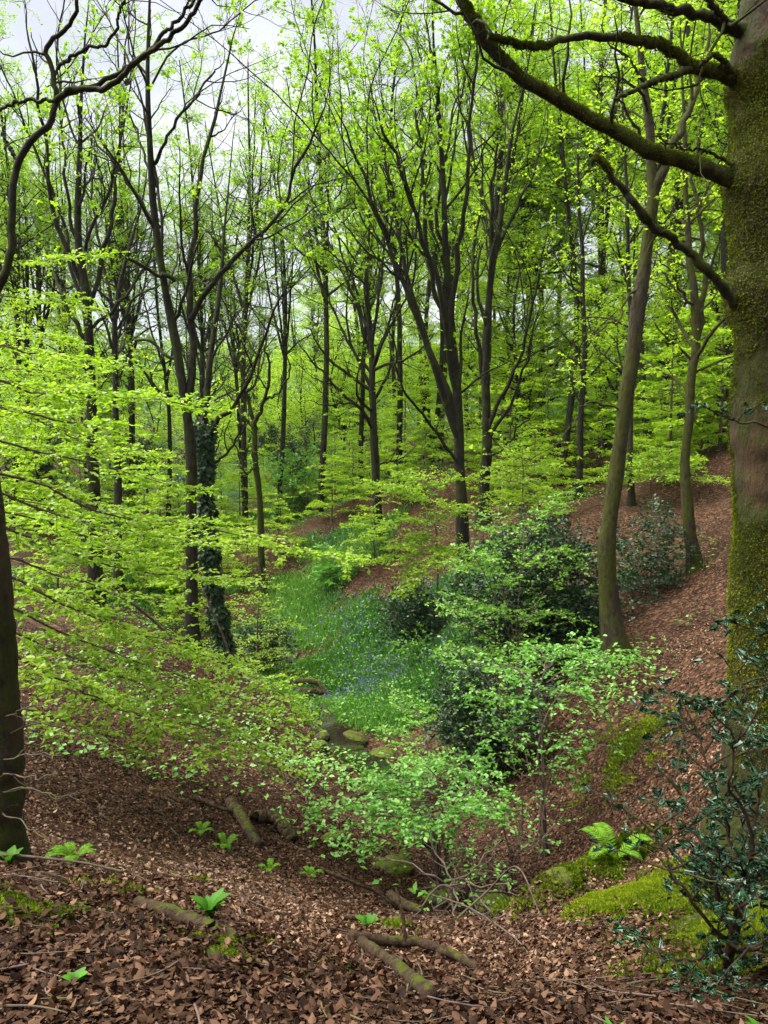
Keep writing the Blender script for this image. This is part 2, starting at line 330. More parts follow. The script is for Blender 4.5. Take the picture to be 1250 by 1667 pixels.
rr = np.concatenate([np.linspace(.0, 1.6, 6)[:-1], np.geomspace(1.6, 40, 240), np.geomspace(41, 700, 90)])
th = np.concatenate([np.linspace(-180, -40, 50)[:-1], np.linspace(-40, 40, 280), np.linspace(40, 180, 50)[1:-1]])
RR, TH = np.meshgrid(rr, np.radians(th), indexing='ij'); gx, gy = RR * np.sin(TH), RR * np.cos(TH); gzz = H0(gx, gy)
mm_ = mmask(gx, gy); gm_ = gmask(gx, gy)
gzz = gzz + (.05 * np.clip(mm_, 0, 1)) * (RR < 9)
b = Buf(); nR, nT = RR.shape; idx = np.arange(nR * nT).reshape(nR, nT); nx = np.roll(idx, -1, 1)
b.add(np.stack([gx, gy, gzz], -1), np.stack([idx[:-1], nx[:-1], nx[1:], idx[1:]], -1).reshape(-1, 4)[:, ::-1])
m, t, bs, o = mat('woodland_floor')
geo = N(t, 'ShaderNodeNewGeometry'); at = N(t, 'ShaderNodeAttribute', attribute_name='green'); am = N(t, 'ShaderNodeAttribute', attribute_name='moss')
nz = N(t, 'ShaderNodeTexNoise', Scale=9.0, Detail=4.0); t.links.new(geo.outputs['Position'], nz.inputs['Vector'])
wv = N(t, 'ShaderNodeVectorMath', operation='MULTIPLY_ADD'); t.links.new(nz.outputs['Color'], wv.inputs[0]); wv.inputs[1].default_value = (.08, .08, .08); t.links.new(geo.outputs['Position'], wv.inputs[2])
vo = N(t, 'ShaderNodeTexVoronoi', Scale=21.0); t.links.new(wv.outputs[0], vo.inputs['Vector'])
sx = N(t, 'ShaderNodeSeparateColor'); t.links.new(vo.outputs['Color'], sx.inputs[0])
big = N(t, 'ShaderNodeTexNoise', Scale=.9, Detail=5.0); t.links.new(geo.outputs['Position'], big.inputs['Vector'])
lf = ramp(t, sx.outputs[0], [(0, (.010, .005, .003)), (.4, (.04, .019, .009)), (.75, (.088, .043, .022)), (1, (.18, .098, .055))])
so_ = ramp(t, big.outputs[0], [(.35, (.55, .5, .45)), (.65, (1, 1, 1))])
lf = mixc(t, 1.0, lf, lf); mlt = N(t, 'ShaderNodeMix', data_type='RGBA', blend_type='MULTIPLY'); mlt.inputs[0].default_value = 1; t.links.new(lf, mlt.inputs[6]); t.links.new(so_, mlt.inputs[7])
gn = N(t, 'ShaderNodeTexNoise', Scale=24.0, Detail=5.0, Roughness=.7); t.links.new(geo.outputs['Position'], gn.inputs['Vector'])
gc = ramp(t, gn.outputs[0], [(.3, (.012, .03, .008)), (.55, (.03, .08, .016)), (.75, (.06, .13, .028))])
mc = ramp(t, gn.outputs[0], [(.3, (.012, .013, .004)), (.55, (.04, .05, .005)), (.75, (.09, .11, .008))])
gf = ramp(t, math_(t, 'ADD', at.outputs['Fac'], math_(t, 'MULTIPLY', math_(t, 'SUBTRACT', gn.outputs[0], .5), .9)), [(.3, (0, 0, 0)), (.55, (1, 1, 1))])
mf = ramp(t, math_(t, 'ADD', am.outputs['Fac'], math_(t, 'MULTIPLY', math_(t, 'SUBTRACT', gn.outputs[0], .5), .9)), [(.3, (0, 0, 0)), (.5, (1, 1, 1))])
bs.inputs['Specular IOR Level'].default_value = .15; cc = mixc(t, mf, mixc(t, gf, mlt.outputs[2], gc), mc); t.links.new(cc, bs.inputs['Base Color']); bs.inputs['Roughness'].default_value = .85
bp = N(t, 'ShaderNodeBump', Strength=.8, Distance=.03); t.links.new(vo.outputs['Distance'], bp.inputs['Height']); t.links.new(bp.outputs[0], bs.inputs['Normal'])
M_ground = m
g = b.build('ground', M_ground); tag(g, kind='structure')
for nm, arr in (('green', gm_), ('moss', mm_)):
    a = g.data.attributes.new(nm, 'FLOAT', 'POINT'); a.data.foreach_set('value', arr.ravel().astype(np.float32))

def scatter(rng, n, dmin, dmax, ang0=-30, ang1=30, power=1.0):
    """random ground points in the view wedge, density falling with distance"""
    r = dmin * (dmax / dmin) ** (rng.uniform(0, 1, n) ** power); a = np.radians(rng.uniform(ang0, ang1, n)); x, y = r * np.sin(a), r * np.cos(a)
    return x, y, r
def gnormal(x, y, e=.06):
    return nrm(np.stack([-(H0(x + e, y) - H0(x - e, y)) / (2 * e), -(H0(x, y + e) - H0(x, y - e)) / (2 * e), np.ones_like(x)], -1))

# ------------------------------------------------------------------ trees
def stem_pts(s, rng, n=26, jit=.012, foot=False):
    """list of (px,py,d) -> smooth 3D curve"""
    p = [P(*q) for q in s]
    if foot: p[0] = p[0].copy(); p[0][2] = gz(p[0]) - .12
    return curve(p, n, rng, jit)
def make_tree(name, label, stems, lv, leaf, seed, bark=M_bark, group=None, flare=1.7, cat='tree', n=26, crown_name='crown', foot=True, jit=.02):
    """stems: [(pixel path, r0, r1)]; the first rises from the ground"""
    rng = np.random.default_rng(seed)
    base = P(*stems[0][0][0]); base[2] = gz(base); root = thing(name, label, cat, base, group)
    tb = Buf(); allp, allr = [], []
    for i, (s, r0, r1) in enumerate(stems):
        if i: r0, r1 = r0 * .8, r1 * .7
        p = stem_pts(s, rng, n, jit * (1 if i == 0 else 2.2), foot and i == 0); r = r0 + (r1 - r0) * np.linspace(0, 1, n) ** .8
        r = r * (1 + .05 * rng.normal(size=n)); r = r * np.clip((1.02 - np.linspace(0, 1, n)) / .3, .1, 1) ** .7
        if i == 0 and flare: 
            hh = p[:, 2] - p[0, 2]; r = r * (1 + (flare - 1) * np.exp(-hh / .34))
        tubes(tb, p, r, 12 if i == 0 else 8, .5); allp.append(p); allr.append(r)
    pts, rads = np.stack(allp), np.stack(allr)
    if lv.get('ex'):
        hgt = pts[0, -1, 2] - pts[0, 0, 2]
        xs, xr = spawn(rng, pts[:3], rads[:3], lv['ex'] / 3.0 / hgt * 2.2, t0=.38, t1=.8, ang=(12, 34), ln=(hgt * .35, hgt * .65), taper=.3, n=n, up=.55, wander=.45, rr=.5, rmin=.015)
        tubes(tb, xs, xr, 7); pts = np.concatenate([pts, xs]); rads = np.concatenate([rads, xr])
    l1, r1_ = spawn(rng, pts, rads, lv['n1'], t0=lv.get('t0', .4), ang=lv.get('a1', (30, 60)), ln=lv['l1'], n=9, up=lv.get('up', .5), wander=lv.get('w', .5), taper=.5, rmin=.008)
    l1 = np.concatenate([l1]); tubes(tb, l1, r1_, 6)
    src_p, src_r = l1, r1_
    l2, r2_ = spawn(rng, src_p, src_r, lv['n2'], t0=.2, ang=(30, 65), ln=lv['l2'], n=6, up=lv.get('up', .5) * .7, wander=.5, taper=.4, rmin=.004, flat=lv.get('flat', 0)); tubes(tb, l2, r2_, 4)
    l3, r3_ = spawn(rng, l2, r2_, lv['n3'], t0=.15, ang=(30, 65), ln=lv['l3'], n=4, up=.2, wander=.4, taper=.3, rmin=.0025, flat=lv.get('flat', 0)); tubes(tb, l3, r3_, 3)
    tb.build('trunk', bark, root)
    if leaf:
        cb = Buf(); keep = rng.random(len(l3)) < leaf.get('keep', 1) * np.where(l3[:, 0, 2] < leaf.get('zlo', -99), .22, 1)
        if leaf.get('zmax') is not None: keep &= (l3[:, 0, 2] < leaf['zmax'])
        if leaf.get('clump'):
            keep &= (n3(l3[:, 0] * leaf.get('cs', 2.2)) + .3 * rng.normal(size=len(l3)) > leaf['clump'])
        q = l3[keep]
        if len(q):
            leaves_on(cb, rng, q, leaf['sp'], leaf['size'], leaf.get('tpl', LEAF4), leaf.get('flat', .6), off=leaf.get('off', 0))
            cb.build(crown_name, leaf['mat'], root)
    return root
def fan(base, tips, mid=.5, bow=0):
    out = []
    for tp in tips:
        b_ = np.array(base, float); t_ = np.array(tp[:3], float); out.append([tuple(b_), tuple(b_ + (t_ - b_) * mid + np.array([bow * (t_[0] - b_[0]) * .25, 0, 0])), tuple(t_)])
    return out

LVL = dict(n1=1.5, l1=(1.2, 3.4), n2=3.6, l2=(.45, 1.3), n3=5.5, l3=(.18, .5), t0=.3)
# forked grey tree, left of centre
make_tree('forked_tree', 'tall tree whose trunk forks into two steep stems left of the ivy trunk', [
    ([(312, 1058, 16), (312, 900, 16), (310, 740, 16), (302, 640, 16), (285, 560, 16), (262, 430, 15.9), (246, 290, 15.8), (240, 150, 15.6), (243, 0, 15.5), (250, -150, 15.5)], .145, .035),
    ([(303, 660, 16), (312, 560, 16.1), (308, 450, 16.2), (320, 350, 16.4), (333, 240, 16.6), (370, 100, 17), (402, -20, 17.3)], .12, .03),
    ([(310, 520, 16.1), (350, 460, 16), (400, 405, 15.8), (452, 355, 15.6), (485, 262, 15.4), (528, 180, 15.2), (537, 100, 15)], .085, .02),
    ([(285, 455, 15.9), (240, 440, 15.6), (190, 412, 15.2), (120, 412, 14.8), (50, 420, 14.4)], .06, .02),
    ([(290, 585, 16), (230, 555, 16.4), (200, 600, 17), (185, 640, 17.5)], .05, .02),
    ([(247, 270, 15.8), (290, 190, 15.4), (340, 130, 15), (375, 60, 14.6)], .05, .015),
    ([(255, 370, 15.9), (205, 290, 16.2), (165, 240, 16.4), (110, 170, 16.8)], .055, .015),
    ([(255, 300, 15.8), (215, 200, 16.4), (180, 130, 17)], .04, .012)],
    dict(LVL, ex=6, n1=1.2), dict(mat=M_syc, size=.095, sp=.05, keep=.8, clump=-.25, tpl=LEAFM, flat=.5), 11)
# ivy clad tree
iv_stem = [(378, 1085, 17), (350, 975, 17), (338, 870, 17), (332, 760, 17), (331, 680, 17)]
make_tree('ivy_clad_tree', 'leaning tree wrapped in dark ivy, with one crooked branch to the right', [
    (iv_stem + [(340, 600, 17.2), (355, 480, 17.5), (370, 330, 18), (385, 180, 18.5)], .15, .03),
    ([(334, 730, 17), (352, 690, 16.8), (392, 645, 16.5), (425, 560, 16.2), (465, 470, 16), (490, 380, 16)], .085, .02),
    ([(333, 760, 17), (360, 745, 16.8), (385, 710, 16.6), (400, 640, 16.4), (395, 560, 16.2)], .05, .015)],
    dict(LVL, n1=1.0), dict(mat=M_syc, size=.08, sp=.05, keep=.7, clump=-.25), 12)
rng = np.random.default_rng(31)
ivp = stem_pts(iv_stem, rng, 40, 0, True); tt = rng.uniform(0, 1, 6500) ** 1.1; ii = (tt * 38).astype(int)
pz = ivp[ii] + (ivp[ii + 1] - ivp[ii]) * rng.random((6500, 1)); an = rng.uniform(0, 6.283, 6500); rdl = .10 + .12 * np.clip(n1(pz * 2.6) + .2, 0, 1) + rng.uniform(0, .07, 6500)
outv = np.stack([np.cos(an), np.sin(an), rng.normal(size=6500) * .15], -1)
ib = Buf(); put_leaves(ib, pz + outv * rdl[:, None], outv * .3 + np.array([0, 0, -1]) + rng.normal(size=(6500, 3)) * .5, nrm(outv + rng.normal(size=(6500, 3)) * .45 + UP * .4), .095 * rng.uniform(.6, 1.2, 6500), LEAFM, rng)
iroot = thing('ivy', 'dark glossy ivy climbing the leaning trunk beside the forked tree', 'ivy', ivp[0]); ib.build('foliage', M_ivy, iroot)
vb = Buf(); av = np.linspace(0, 9, 40)
for k in range(3): tubes(vb, ivp + np.stack([np.cos(av + k * 2.1), np.sin(av + k * 2.1), av * 0], -1) * .175, np.full(40, .014), 5)
vb.build('stem', M_twig, iroot)

# left double trunks
make_tree('fan_crowned_tree', 'thick dark trunk at far left opening into a fan of bare upright stems', [
    ([(155, 960, 21), (152, 800, 21), (148, 690, 21), (144, 560, 21), (138, 470, 21), (126, 380, 21), (128, 260, 21), (135, 120, 21), (150, -60, 21)], .21, .04),
    ([(142, 520, 21), (175, 380, 21.3), (190, 260, 21.6), (205, 100, 22), (210, -60, 22)], .10, .03),
    ([(138, 470, 21), (90, 360, 20.7), (75, 240, 20.5), (55, 100, 20), (30, -60, 20)], .10, .03),
    ([(145, 560, 21), (105, 490, 21), (85, 440, 21.5), (70, 380, 22)], .09, .03),
    ([(140, 480, 21), (110, 330, 21), (100, 180, 21), (90, 0, 21)], .08, .02),
    ([(143, 540, 21), (215, 470, 21.5), (260, 380, 22), (290, 280, 22.5)], .07, .02)],
    dict(LVL, ex=9, n1=1.3, up=.8), dict(mat=M_syc, size=.075, sp=.05, keep=.6, clump=-.3), 13)
make_tree('grey_stemmed_tree', 'slender grey trunk between the fan-crowned tree and the forked tree', [
    ([(193, 930, 24), (191, 760, 24), (188, 620, 24), (187, 520, 24), (200, 440, 24), (230, 340, 24), (245, 220, 24)], .145, .03),
    ([(187, 520, 24), (165, 420, 24.3), (150, 300, 24.6), (160, 160, 25)], .09, .02),
    ([(188, 540, 24), (225, 480, 23.5), (280, 460, 23), (330, 440, 22.5)], .06, .02)],
    dict(LVL, up=.7), dict(mat=M_syc, size=.08, sp=.05, keep=.6, clump=-.3), 14, bark=M_barkfar)
make_tree('twisted_oak', 'small gnarled tree with twisted mossy limbs in the valley bottom', [
    ([(428, 900, 26), (422, 820, 26), (415, 745, 26), (413, 690, 26), (400, 640, 26), (392, 590, 26), (400, 530, 26.4)], .13, .03),
    ([(413, 695, 26), (430, 650, 25.8), (440, 600, 25.5), (430, 560, 25), (445, 500, 25)], .10, .02),
    ([(414, 700, 26), (385, 660, 26.3), (365, 630, 26.6), (350, 570, 27)], .08, .02),
    ([(400, 640, 26), (420, 610, 26), (415, 570, 26.2), (380, 520, 26.4), (370, 470, 26.6)], .07, .02),
    ([(430, 650, 25.8), (455, 640, 25.5), (470, 600, 25.2), (465, 540, 25)], .06, .02),
    ([(416, 760, 26), (400, 770, 25.5), (385, 730, 25.2), (370, 700, 25)], .06, .02)],
    dict(LVL, n1=2.0, l1=(.8, 2.2), w=.9, t0=.3), dict(mat=M_syc, size=.09, sp=.05, keep=.5, clump=-.1), 15, bark=M_limb)

# centre trees
make_tree('bank_tree', 'single dark trunk with widely spread branches on the bluebell bank', [
    ([(615, 890, 28), (612, 780, 28), (607, 660, 28), (603, 560, 28), (596, 470, 28), (600, 360, 28), (590, 220, 28)], .19, .035),
    ([(608, 690, 28), (560, 640, 27.5), (510, 590, 27), (475, 545, 26.5)], .09, .02),
    ([(608, 640, 28), (570, 560, 28), (520, 460, 28.3), (480, 370, 28.6)], .09, .02),
    ([(605, 600, 28), (640, 500, 28), (655, 420, 28.4)], .08, .02),
    ([(605, 590, 28), (575, 480, 28), (545, 370, 28), (520, 260, 28)], .09, .02),
    ([(608, 700, 28), (580, 660, 27), (530, 660, 26), (490, 650, 25)], .06, .02),
    ([(604, 570, 28), (620, 460, 27.5), (630, 330, 27), (610, 220, 26.5)], .09, .02),
    ([(612, 760, 28), (640, 750, 27.6), (670, 740, 27)], .06, .02)],
    dict(LVL, ex=9, n1=1.7, n3=6.5, up=.7, l1=(1.6, 4.6)), dict(mat=M_syc, zlo=9, size=.13, sp=.055, keep=.9, clump=-.35, tpl=LEAFM, flat=.45), 16)
make_tree('many_stemmed_tree', 'big dark central tree dividing into many steep rising stems', [
    ([(757, 925, 20), (752, 820, 20), (748, 740, 20), (743, 640, 20), (735, 540, 20), (728, 440, 20), (722, 330, 20), (716, 200, 20), (705, 60, 20), (700, -80, 20)], .175, .035),
    ([(746, 720, 20), (712, 610, 19.8), (675, 510, 19.6), (635, 410, 19.4), (600, 310, 19.2), (565, 220, 19), (530, 140, 18.8)], .13, .03),
    ([(745, 680, 20), (700, 560, 20.3), (662, 450, 20.6), (640, 330, 21), (615, 200, 21.4), (590, 80, 21.8)], .12, .03),
    ([(742, 640, 20), (722, 500, 19.6), (690, 390, 19.2), (655, 290, 18.8), (620, 200, 18.5), (600, 130, 18.2)], .11, .03),
    ([(736, 540, 20), (745, 420, 19.8), (757, 330, 19.6), (765, 210, 19.4), (775, 80, 19), (780, -60, 19)], .11, .03),
    ([(738, 560, 20), (700, 440, 20), (690, 320, 20), (680, 190, 20), (670, 60, 20)], .10, .03),
    ([(749, 760, 20), (700, 690, 19.5), (660, 640, 19), (640, 560, 18.6), (620, 470, 18.4)], .06, .02),
    ([(728, 440, 20), (710, 330, 20.3), (735, 200, 20.6), (745, 90, 21)], .08, .02)],
    dict(LVL, ex=12, n1=1.3, n3=6, up=.8, a1=(20, 50), l1=(1.2, 4)), dict(mat=M_syc, zlo=7.5, size=.11, sp=.045, keep=.95, clump=-.4, tpl=LEAFM, flat=.45), 17)
make_tree('twin_stemmed_tree', 'dark tree just behind the central one, its lowest limbs sweeping out right', [
    ([(787, 838, 24), (790, 760, 24), (792, 690, 24), (790, 600, 24), (793, 520, 24), (803, 430, 24), (818, 330, 24), (830, 230, 24), (860, 110, 24), (880, -30, 24)], .19, .035),
    ([(792, 700, 24), (820, 640, 23.6), (850, 570, 23.2), (868, 490, 23), (885, 400, 22.8), (890, 320, 22.6)], .10, .02),
    ([(791, 720, 24), (840, 640, 23.5), (862, 560, 23), (880, 470, 22.6)], .08, .02),
    ([(791, 640, 24), (775, 540, 24), (770, 430, 24), (785, 300, 24.4), (780, 150, 24.8)], .10, .03),
    ([(803, 430, 24), (800, 320, 23.7), (810, 210, 23.4), (805, 80, 23)], .10, .02),
    ([(805, 420, 24), (845, 330, 24.3), (880, 250, 24.6), (900, 150, 25)], .08, .02),
    ([(790, 740, 24), (815, 735, 23), (850, 690, 22), (885, 660, 21.5)], .06, .02)],
    dict(LVL, ex=10, n1=1.2, up=.6, a1=(20, 60), l1=(1.2, 4)), dict(mat=M_beechdim, zlo=7, size=.10, sp=.045, keep=.9, clump=-.3, flat=.5), 18)

# right beeches
make_tree('leaning_beech', 'smooth mossy trunk leaning right above the brown leaf slope', [
    ([(1006, 1045, 12), (990, 960, 12), (986, 890, 12), (1000, 780, 12), (1020, 640, 12), (1036, 530, 12), (1052, 420, 12), (1062, 330, 12), (1062, 250, 12), (1048, 140, 12), (1033, 0, 12), (1030, -100, 12)], .165, .055),
    ([(1064, 310, 12), (1090, 240, 12), (1122, 175, 12.2), (1148, 90, 12.4), (1155, 0, 12.6)], .10, .035),
    ([(1016, 670, 12), (960, 655, 11.8), (930, 690, 11.6), (905, 730, 11.4)], .028, .008),
    ([(1045, 450, 12), (1000, 520, 11.7), (960, 545, 11.5), (900, 555, 11.2)], .03, .008),
    ([(1062, 260, 12), (1020, 180, 11.6), (1000, 120, 11.2)], .04, .01)],
    dict(LVL, n1=1.3, l1=(1, 2.8), flat=.6, up=.1), dict(mat=M_beechdim, size=.075, sp=.04, keep=.8, flat=.6), 19, bark=M_beechbark, flare=2.0)
make_tree('mossy_beech', 'mossy trunk with a curved foot at the top of the brown leaf slope', [
    ([(1135, 893, 15.5), (1120, 840, 15.5), (1116, 740, 15.5), (1122, 640, 15.5), (1135, 560, 15.5), (1126, 450, 15.5), (1116, 350, 15.5), (1112, 200, 15.5), (1108, 0, 15.5)], .13, .045),
    ([(1134, 570, 15.5), (1148, 470, 15.6), (1140, 380, 15.7), (1130, 280, 15.8), (1150, 150, 16)], .10, .03),
    ([(1130, 500, 15.5), (1090, 440, 15), (1060, 400, 14.6)], .04, .01)],
    dict(LVL, n1=1.8, l1=(.8, 2.8), flat=.6, up=.1), dict(mat=M_beechdim, size=.085, sp=.04, keep=.9, flat=.6), 20, bark=M_beechbark)
make_tree('slim_beech', 'slim straight trunk standing behind the leaning beech', [
    ([(1027, 838, 21), (1026, 740, 21), (1028, 600, 21), (1024, 480, 21), (1021, 360, 21), (1015, 200, 21), (1010, -40, 21)], .09, .035)],
    dict(LVL, n1=2.6, l1=(.8, 3), flat=.6, up=.2), dict(mat=M_beechdim, size=.09, sp=.04, keep=1, flat=.75), 21, bark=M_barkfar)
make_tree('pale_pole_tree', 'pale straight pole-like trunk on the slope left of the leaning beech', [
    ([(942, 830, 25), (944, 740, 25), (950, 600, 25), (948, 450, 25), (942, 300, 25), (940, 100, 25)], .125, .04)],
    dict(LVL, n1=2.8, l1=(.8, 3), flat=.5, up=.2), dict(mat=M_beechdim, size=.10, sp=.04, keep=1, flat=.75), 22, bark=M_barkfar)

# ---- big foreground beech at the right edge
rng = np.random.default_rng(41)
bj = P(1268, 1335, 5.0); bj[2] = gz(bj)
J = thing('old_beech', 'massive moss-streaked trunk filling the right edge with a broken snag limb', 'tree', bj)
jp = curve([bj + np.array([0, 0, -.3]), bj + np.array([0, 0, .3]), P(1268, 1100, 5), P(1265, 900, 5), P(1264, 700, 5), P(1262, 500, 5), P(1258, 300, 5), P(1262, 100, 5), P(1270, -100, 5), P(1275, -400, 5)], 420)
hh = jp[:, 2] - bj[2]; jr = .305 - .008 * hh + .16 * np.exp(-np.maximum(hh, 0) / .3)
for py, am_, wd in ((125, .035, .16), (295, .05, .2), (480, .04, .16), (430, -.012, .1), (690, .02, .2)): jr = jr + am_ * np.exp(-((jp[:, 2] - P(1260, py, 5)[2]) / wd) ** 2)
tb = Buf(); na = 110; a = np.arange(na) * 2 * np.pi / na; ring = np.stack([np.cos(a), np.sin(a), a * 0], -1)
V = jp[:, None, :] + ring[None] * jr[:, None, None]
n9 = make_noise(9, 3, 14.0); dn = .004 * n9(V * np.array([1, 1, 1.6])) + .018 * n1(V * np.array([3, 3, 1.4])) + .009 * n2(V * np.array([3, 3, 4.5])) + .03 * n3(V * np.array([4, 4, 1])); V = V + ring[None] * dn[..., None]
ix = np.arange(420 * na).reshape(420, na); tb.add(V, np.stack([ix[:-1], np.roll(ix[:-1], -1, 1), np.roll(ix[1:], -1, 1), ix[1:]], -1).reshape(-1, 4)); tb.build('trunk', M_bigbark, J)
JB = [([(1235, 315, 5), (1190, 292, 4.95), (1110, 262, 4.9), (1050, 240, 4.85), (950, 185, 4.8), (850, 128, 4.7), (802, 80, 4.65), (770, 35, 4.6), (745, -15, 4.6), (720, -90, 4.6)], .046, .025),
      ([(1235, 140, 5), (1190, 124, 4.95), (1135, 112, 4.9), (1092, 82, 4.85), (1060, 70, 4.8), (990, 62, 4.7), (920, 60, 4.6), (880, 78, 4.5), (840, 72, 4.4), (795, 58, 4.3)], .036, .013),
      ([(1125, 112, 4.9), (1080, 128, 4.8), (1040, 142, 4.7), (1000, 162, 4.6)], .024, .010),
      ([(1235, 60, 5), (1190, 44, 4.95), (1140, 22, 4.9), (1085, 12, 4.8), (1040, 2, 4.7), (960, -30, 4.6)], .04, .02),
      ([(1230, 60, 5), (1188, 40, 4.9), (1165, 15, 4.8), (1140, -20, 4.7)], .026, .014),
      ([(1240, 520, 5), (1196, 492, 4.93), (1150, 438, 4.85), (1100, 392, 4.8), (1058, 362, 4.75), (1010, 305, 4.7), (968, 250, 4.65)], .031, .018),
      ([(1200, 275, 4.9), (1170, 255, 4.9), (1140, 243, 4.8), (1110, 240, 4.8), (1060, 220, 4.7)], .012, .005),
      ([(1190, 128, 4.9), (1180, 100, 4.85), (1160, 92, 4.8), (1140, 105, 4.75)], .02, .012)]
mb = Buf(); nm = 170000; iu = rng.integers(60, 330, nm); iv = rng.integers(0, na, nm); mp_ = V[iu, iv] + rng.normal(size=(nm, 3)) * .006; mn = ring[iv]
fld = n1(mp_ * np.array([4, 4, 1.6])) + .6 * n2(mp_ * np.array([1.5, 1.5, 1.0])) + .25 * n1(mp_ * 12) - .45 * mn[:, 0] * 0; kk = fld + .09 * rng.normal(size=nm) > .45
put_leaves(mb, mp_[kk], mn[kk] * .6 - UP * .5 + rng.normal(size=(kk.sum(), 3)) * .6, mn[kk] + rng.normal(size=(kk.sum(), 3)) * .5, .014 * rng.uniform(.5, 1.3, kk.sum()), LEAF4, rng, np.clip(.3 + .3 * fld[kk] + rng.normal(size=kk.sum()) * .15, 0, 1)); mb.build('moss', M_trunkmoss, J)
cb = Buf()
for i, (s, r0, r1) in enumerate(JB):
    bb = Buf(); p = stem_pts(s, rng, 60, .008); r = np.linspace(r0, r1, 60) * (1 + .09 * rng.normal(size=60)); r = (r + np.roll(r, 1)) / 2; r[0] = r0
    r = r + .028 * np.exp(-np.arange(60) / 6.0) * (r0 > .03)
    tubes(bb, p, r, 14)
    if i != 5:
        l1, q1 = spawn(rng, p[None], r[None], 1.6 if i < 4 else 3, t0=.3, ang=(35, 70), ln=(.5, 1.3), n=7, up=.3, wander=.7, taper=.3, rmin=.004, rcap=.012); tubes(bb, l1, q1, 5)
        l2, q2 = spawn(rng, l1, q1, 3, t0=.2, ln=(.2, .6), n=5, up=.2, wander=.6, rmin=.0022, flat=.4); tubes(bb, l2, q2, 4)
        l3, q3 = spawn(rng, l2, q2, 4, t0=.2, ln=(.08, .25), n=3, up=.1, wander=.4, rmin=.0015, flat=.5); tubes(bb, l3, q3, 3)
        k = rng.random(len(l3)) < .5
        if k.any(): leaves_on(cb, rng, l3[k], .05, .05, LEAF6, .65)
    br = bb.build('branch', M_limb, J)
    if r0 > .03:
        nm = 16000; iu = rng.integers(0, 59, nm); q = p[iu] + (p[iu + 1] - p[iu]) * rng.random((nm, 1)); an = rng.normal(size=nm) * 1.0; Tt = nrm(p[iu + 1] - p[iu]); Sd = nrm(np.cross(Tt, UP)); Uu = np.cross(Sd, Tt); nn = Uu * np.cos(an)[:, None] + Sd * np.sin(an)[:, None]
        q = q + nn * r[iu][:, None] * 1.02; kk = n1(q * 6) > -.25; k2 = kk.sum(); mb = Buf(); put_leaves(mb, q[kk], nn[kk] * .7 + rng.normal(size=(k2, 3)) * .6, rng.normal(size=(k2, 3)), .012 * rng.uniform(.5, 1.3, k2), LEAF4, rng, np.clip(.55 + .25 * n1(q[kk] * 5), 0, 1)); mb.build('moss', M_trunkmoss, br)
    if i == 5: br['label'] = 'broken mossy snag limb slanting up to the left'
cb.build('crown', M_beech, J)

# ------------------------------------------------------------------ beech sprays on the left
def spray(bb, lb, rng, path, width, tpl=LEAF6, size=.054, sp=.019, n=24, rbase=.012, dens=11.0, droop=.1, flat=.7, pts3=None, fullness=1.15):
    """one flat beech branch: a main axis with side twigs and side-side twigs in its plane"""
    p = curve([P(*q) for q in path], n, rng, .015) if pts3 is None else pts3
    r = np.linspace(rbase, .003, n); tubes(bb, p, r, 6)
    Ln = seglen(p[None])[0]; m = int(Ln * dens); t = np.linspace(.08, .99, m) + rng.normal(size=m) * .01; t = np.clip(t, .02, .995); idx = np.zeros(m, int)
    q, T, _ = sample(p[None], r[None], idx, t); sd = np.where(np.arange(m) % 2, 1, -1)[:, None]
    Sx = nrm(np.cross(T, UP)) * sd; a = np.radians(rng.uniform(35, 62, m))[:, None]
    d = T * np.cos(a) + Sx * np.sin(a) + rng.normal(size=(m, 3)) * np.array([.08, .08, .05]); l = width * .8 * (.25 + .75 * np.clip(1.15 - t, .0, 1) ** .8) * rng.uniform(.45, 1.1, m)
    l1 = grow(rng, q, d, l, 7, -droop * .6, .2); r1 = np.clip(l * .006, .002, .006)[:, None] * np.linspace(1, .35, 7); tubes(bb, l1, r1, 4)
    l2, r2 = spawn(rng, l1, r1, 7 * fullness, t0=.15, ang=(35, 65), ln=(.12, .12 + width * .45), n=4, up=-.1, wander=.3, taper=.6, rmin=.0015, flat=.85); tubes(bb, l2, r2, 3)
    leaves_on(lb, rng, l1, sp * 1.5, size, tpl, flat, t0=.2); leaves_on(lb, rng, l2, sp, size, tpl, flat, t0=.05)
    return p
bl = P(-8, 1385, 4.5); bl[2] = gz(bl)
K = thing('edge_beech', 'mossy trunk at the left edge with bright green leafy boughs reaching right', 'tree', bl)
rng = np.random.default_rng(51)
tb = Buf(); kp = curve([bl + np.array([0, 0, -.25]), bl + np.array([0, 0, .15]), P(-2, 1250, 4.5), P(-10, 1100, 4.5), P(-18, 950, 4.5), P(-35, 800, 4.5), P(-60, 500, 4.5), P(-90, 100, 4.5), P(-110, -300, 4.5)], 60, rng, .004)
kh = kp[:, 2] - bl[2]; tubes(tb, kp, (.145 - .010 * kh) * (1 + .03 * rng.normal(size=60)) + .06 * np.exp(-np.maximum(kh, 0) / .2), 20); tb.build('trunk', M_bigbark, K)
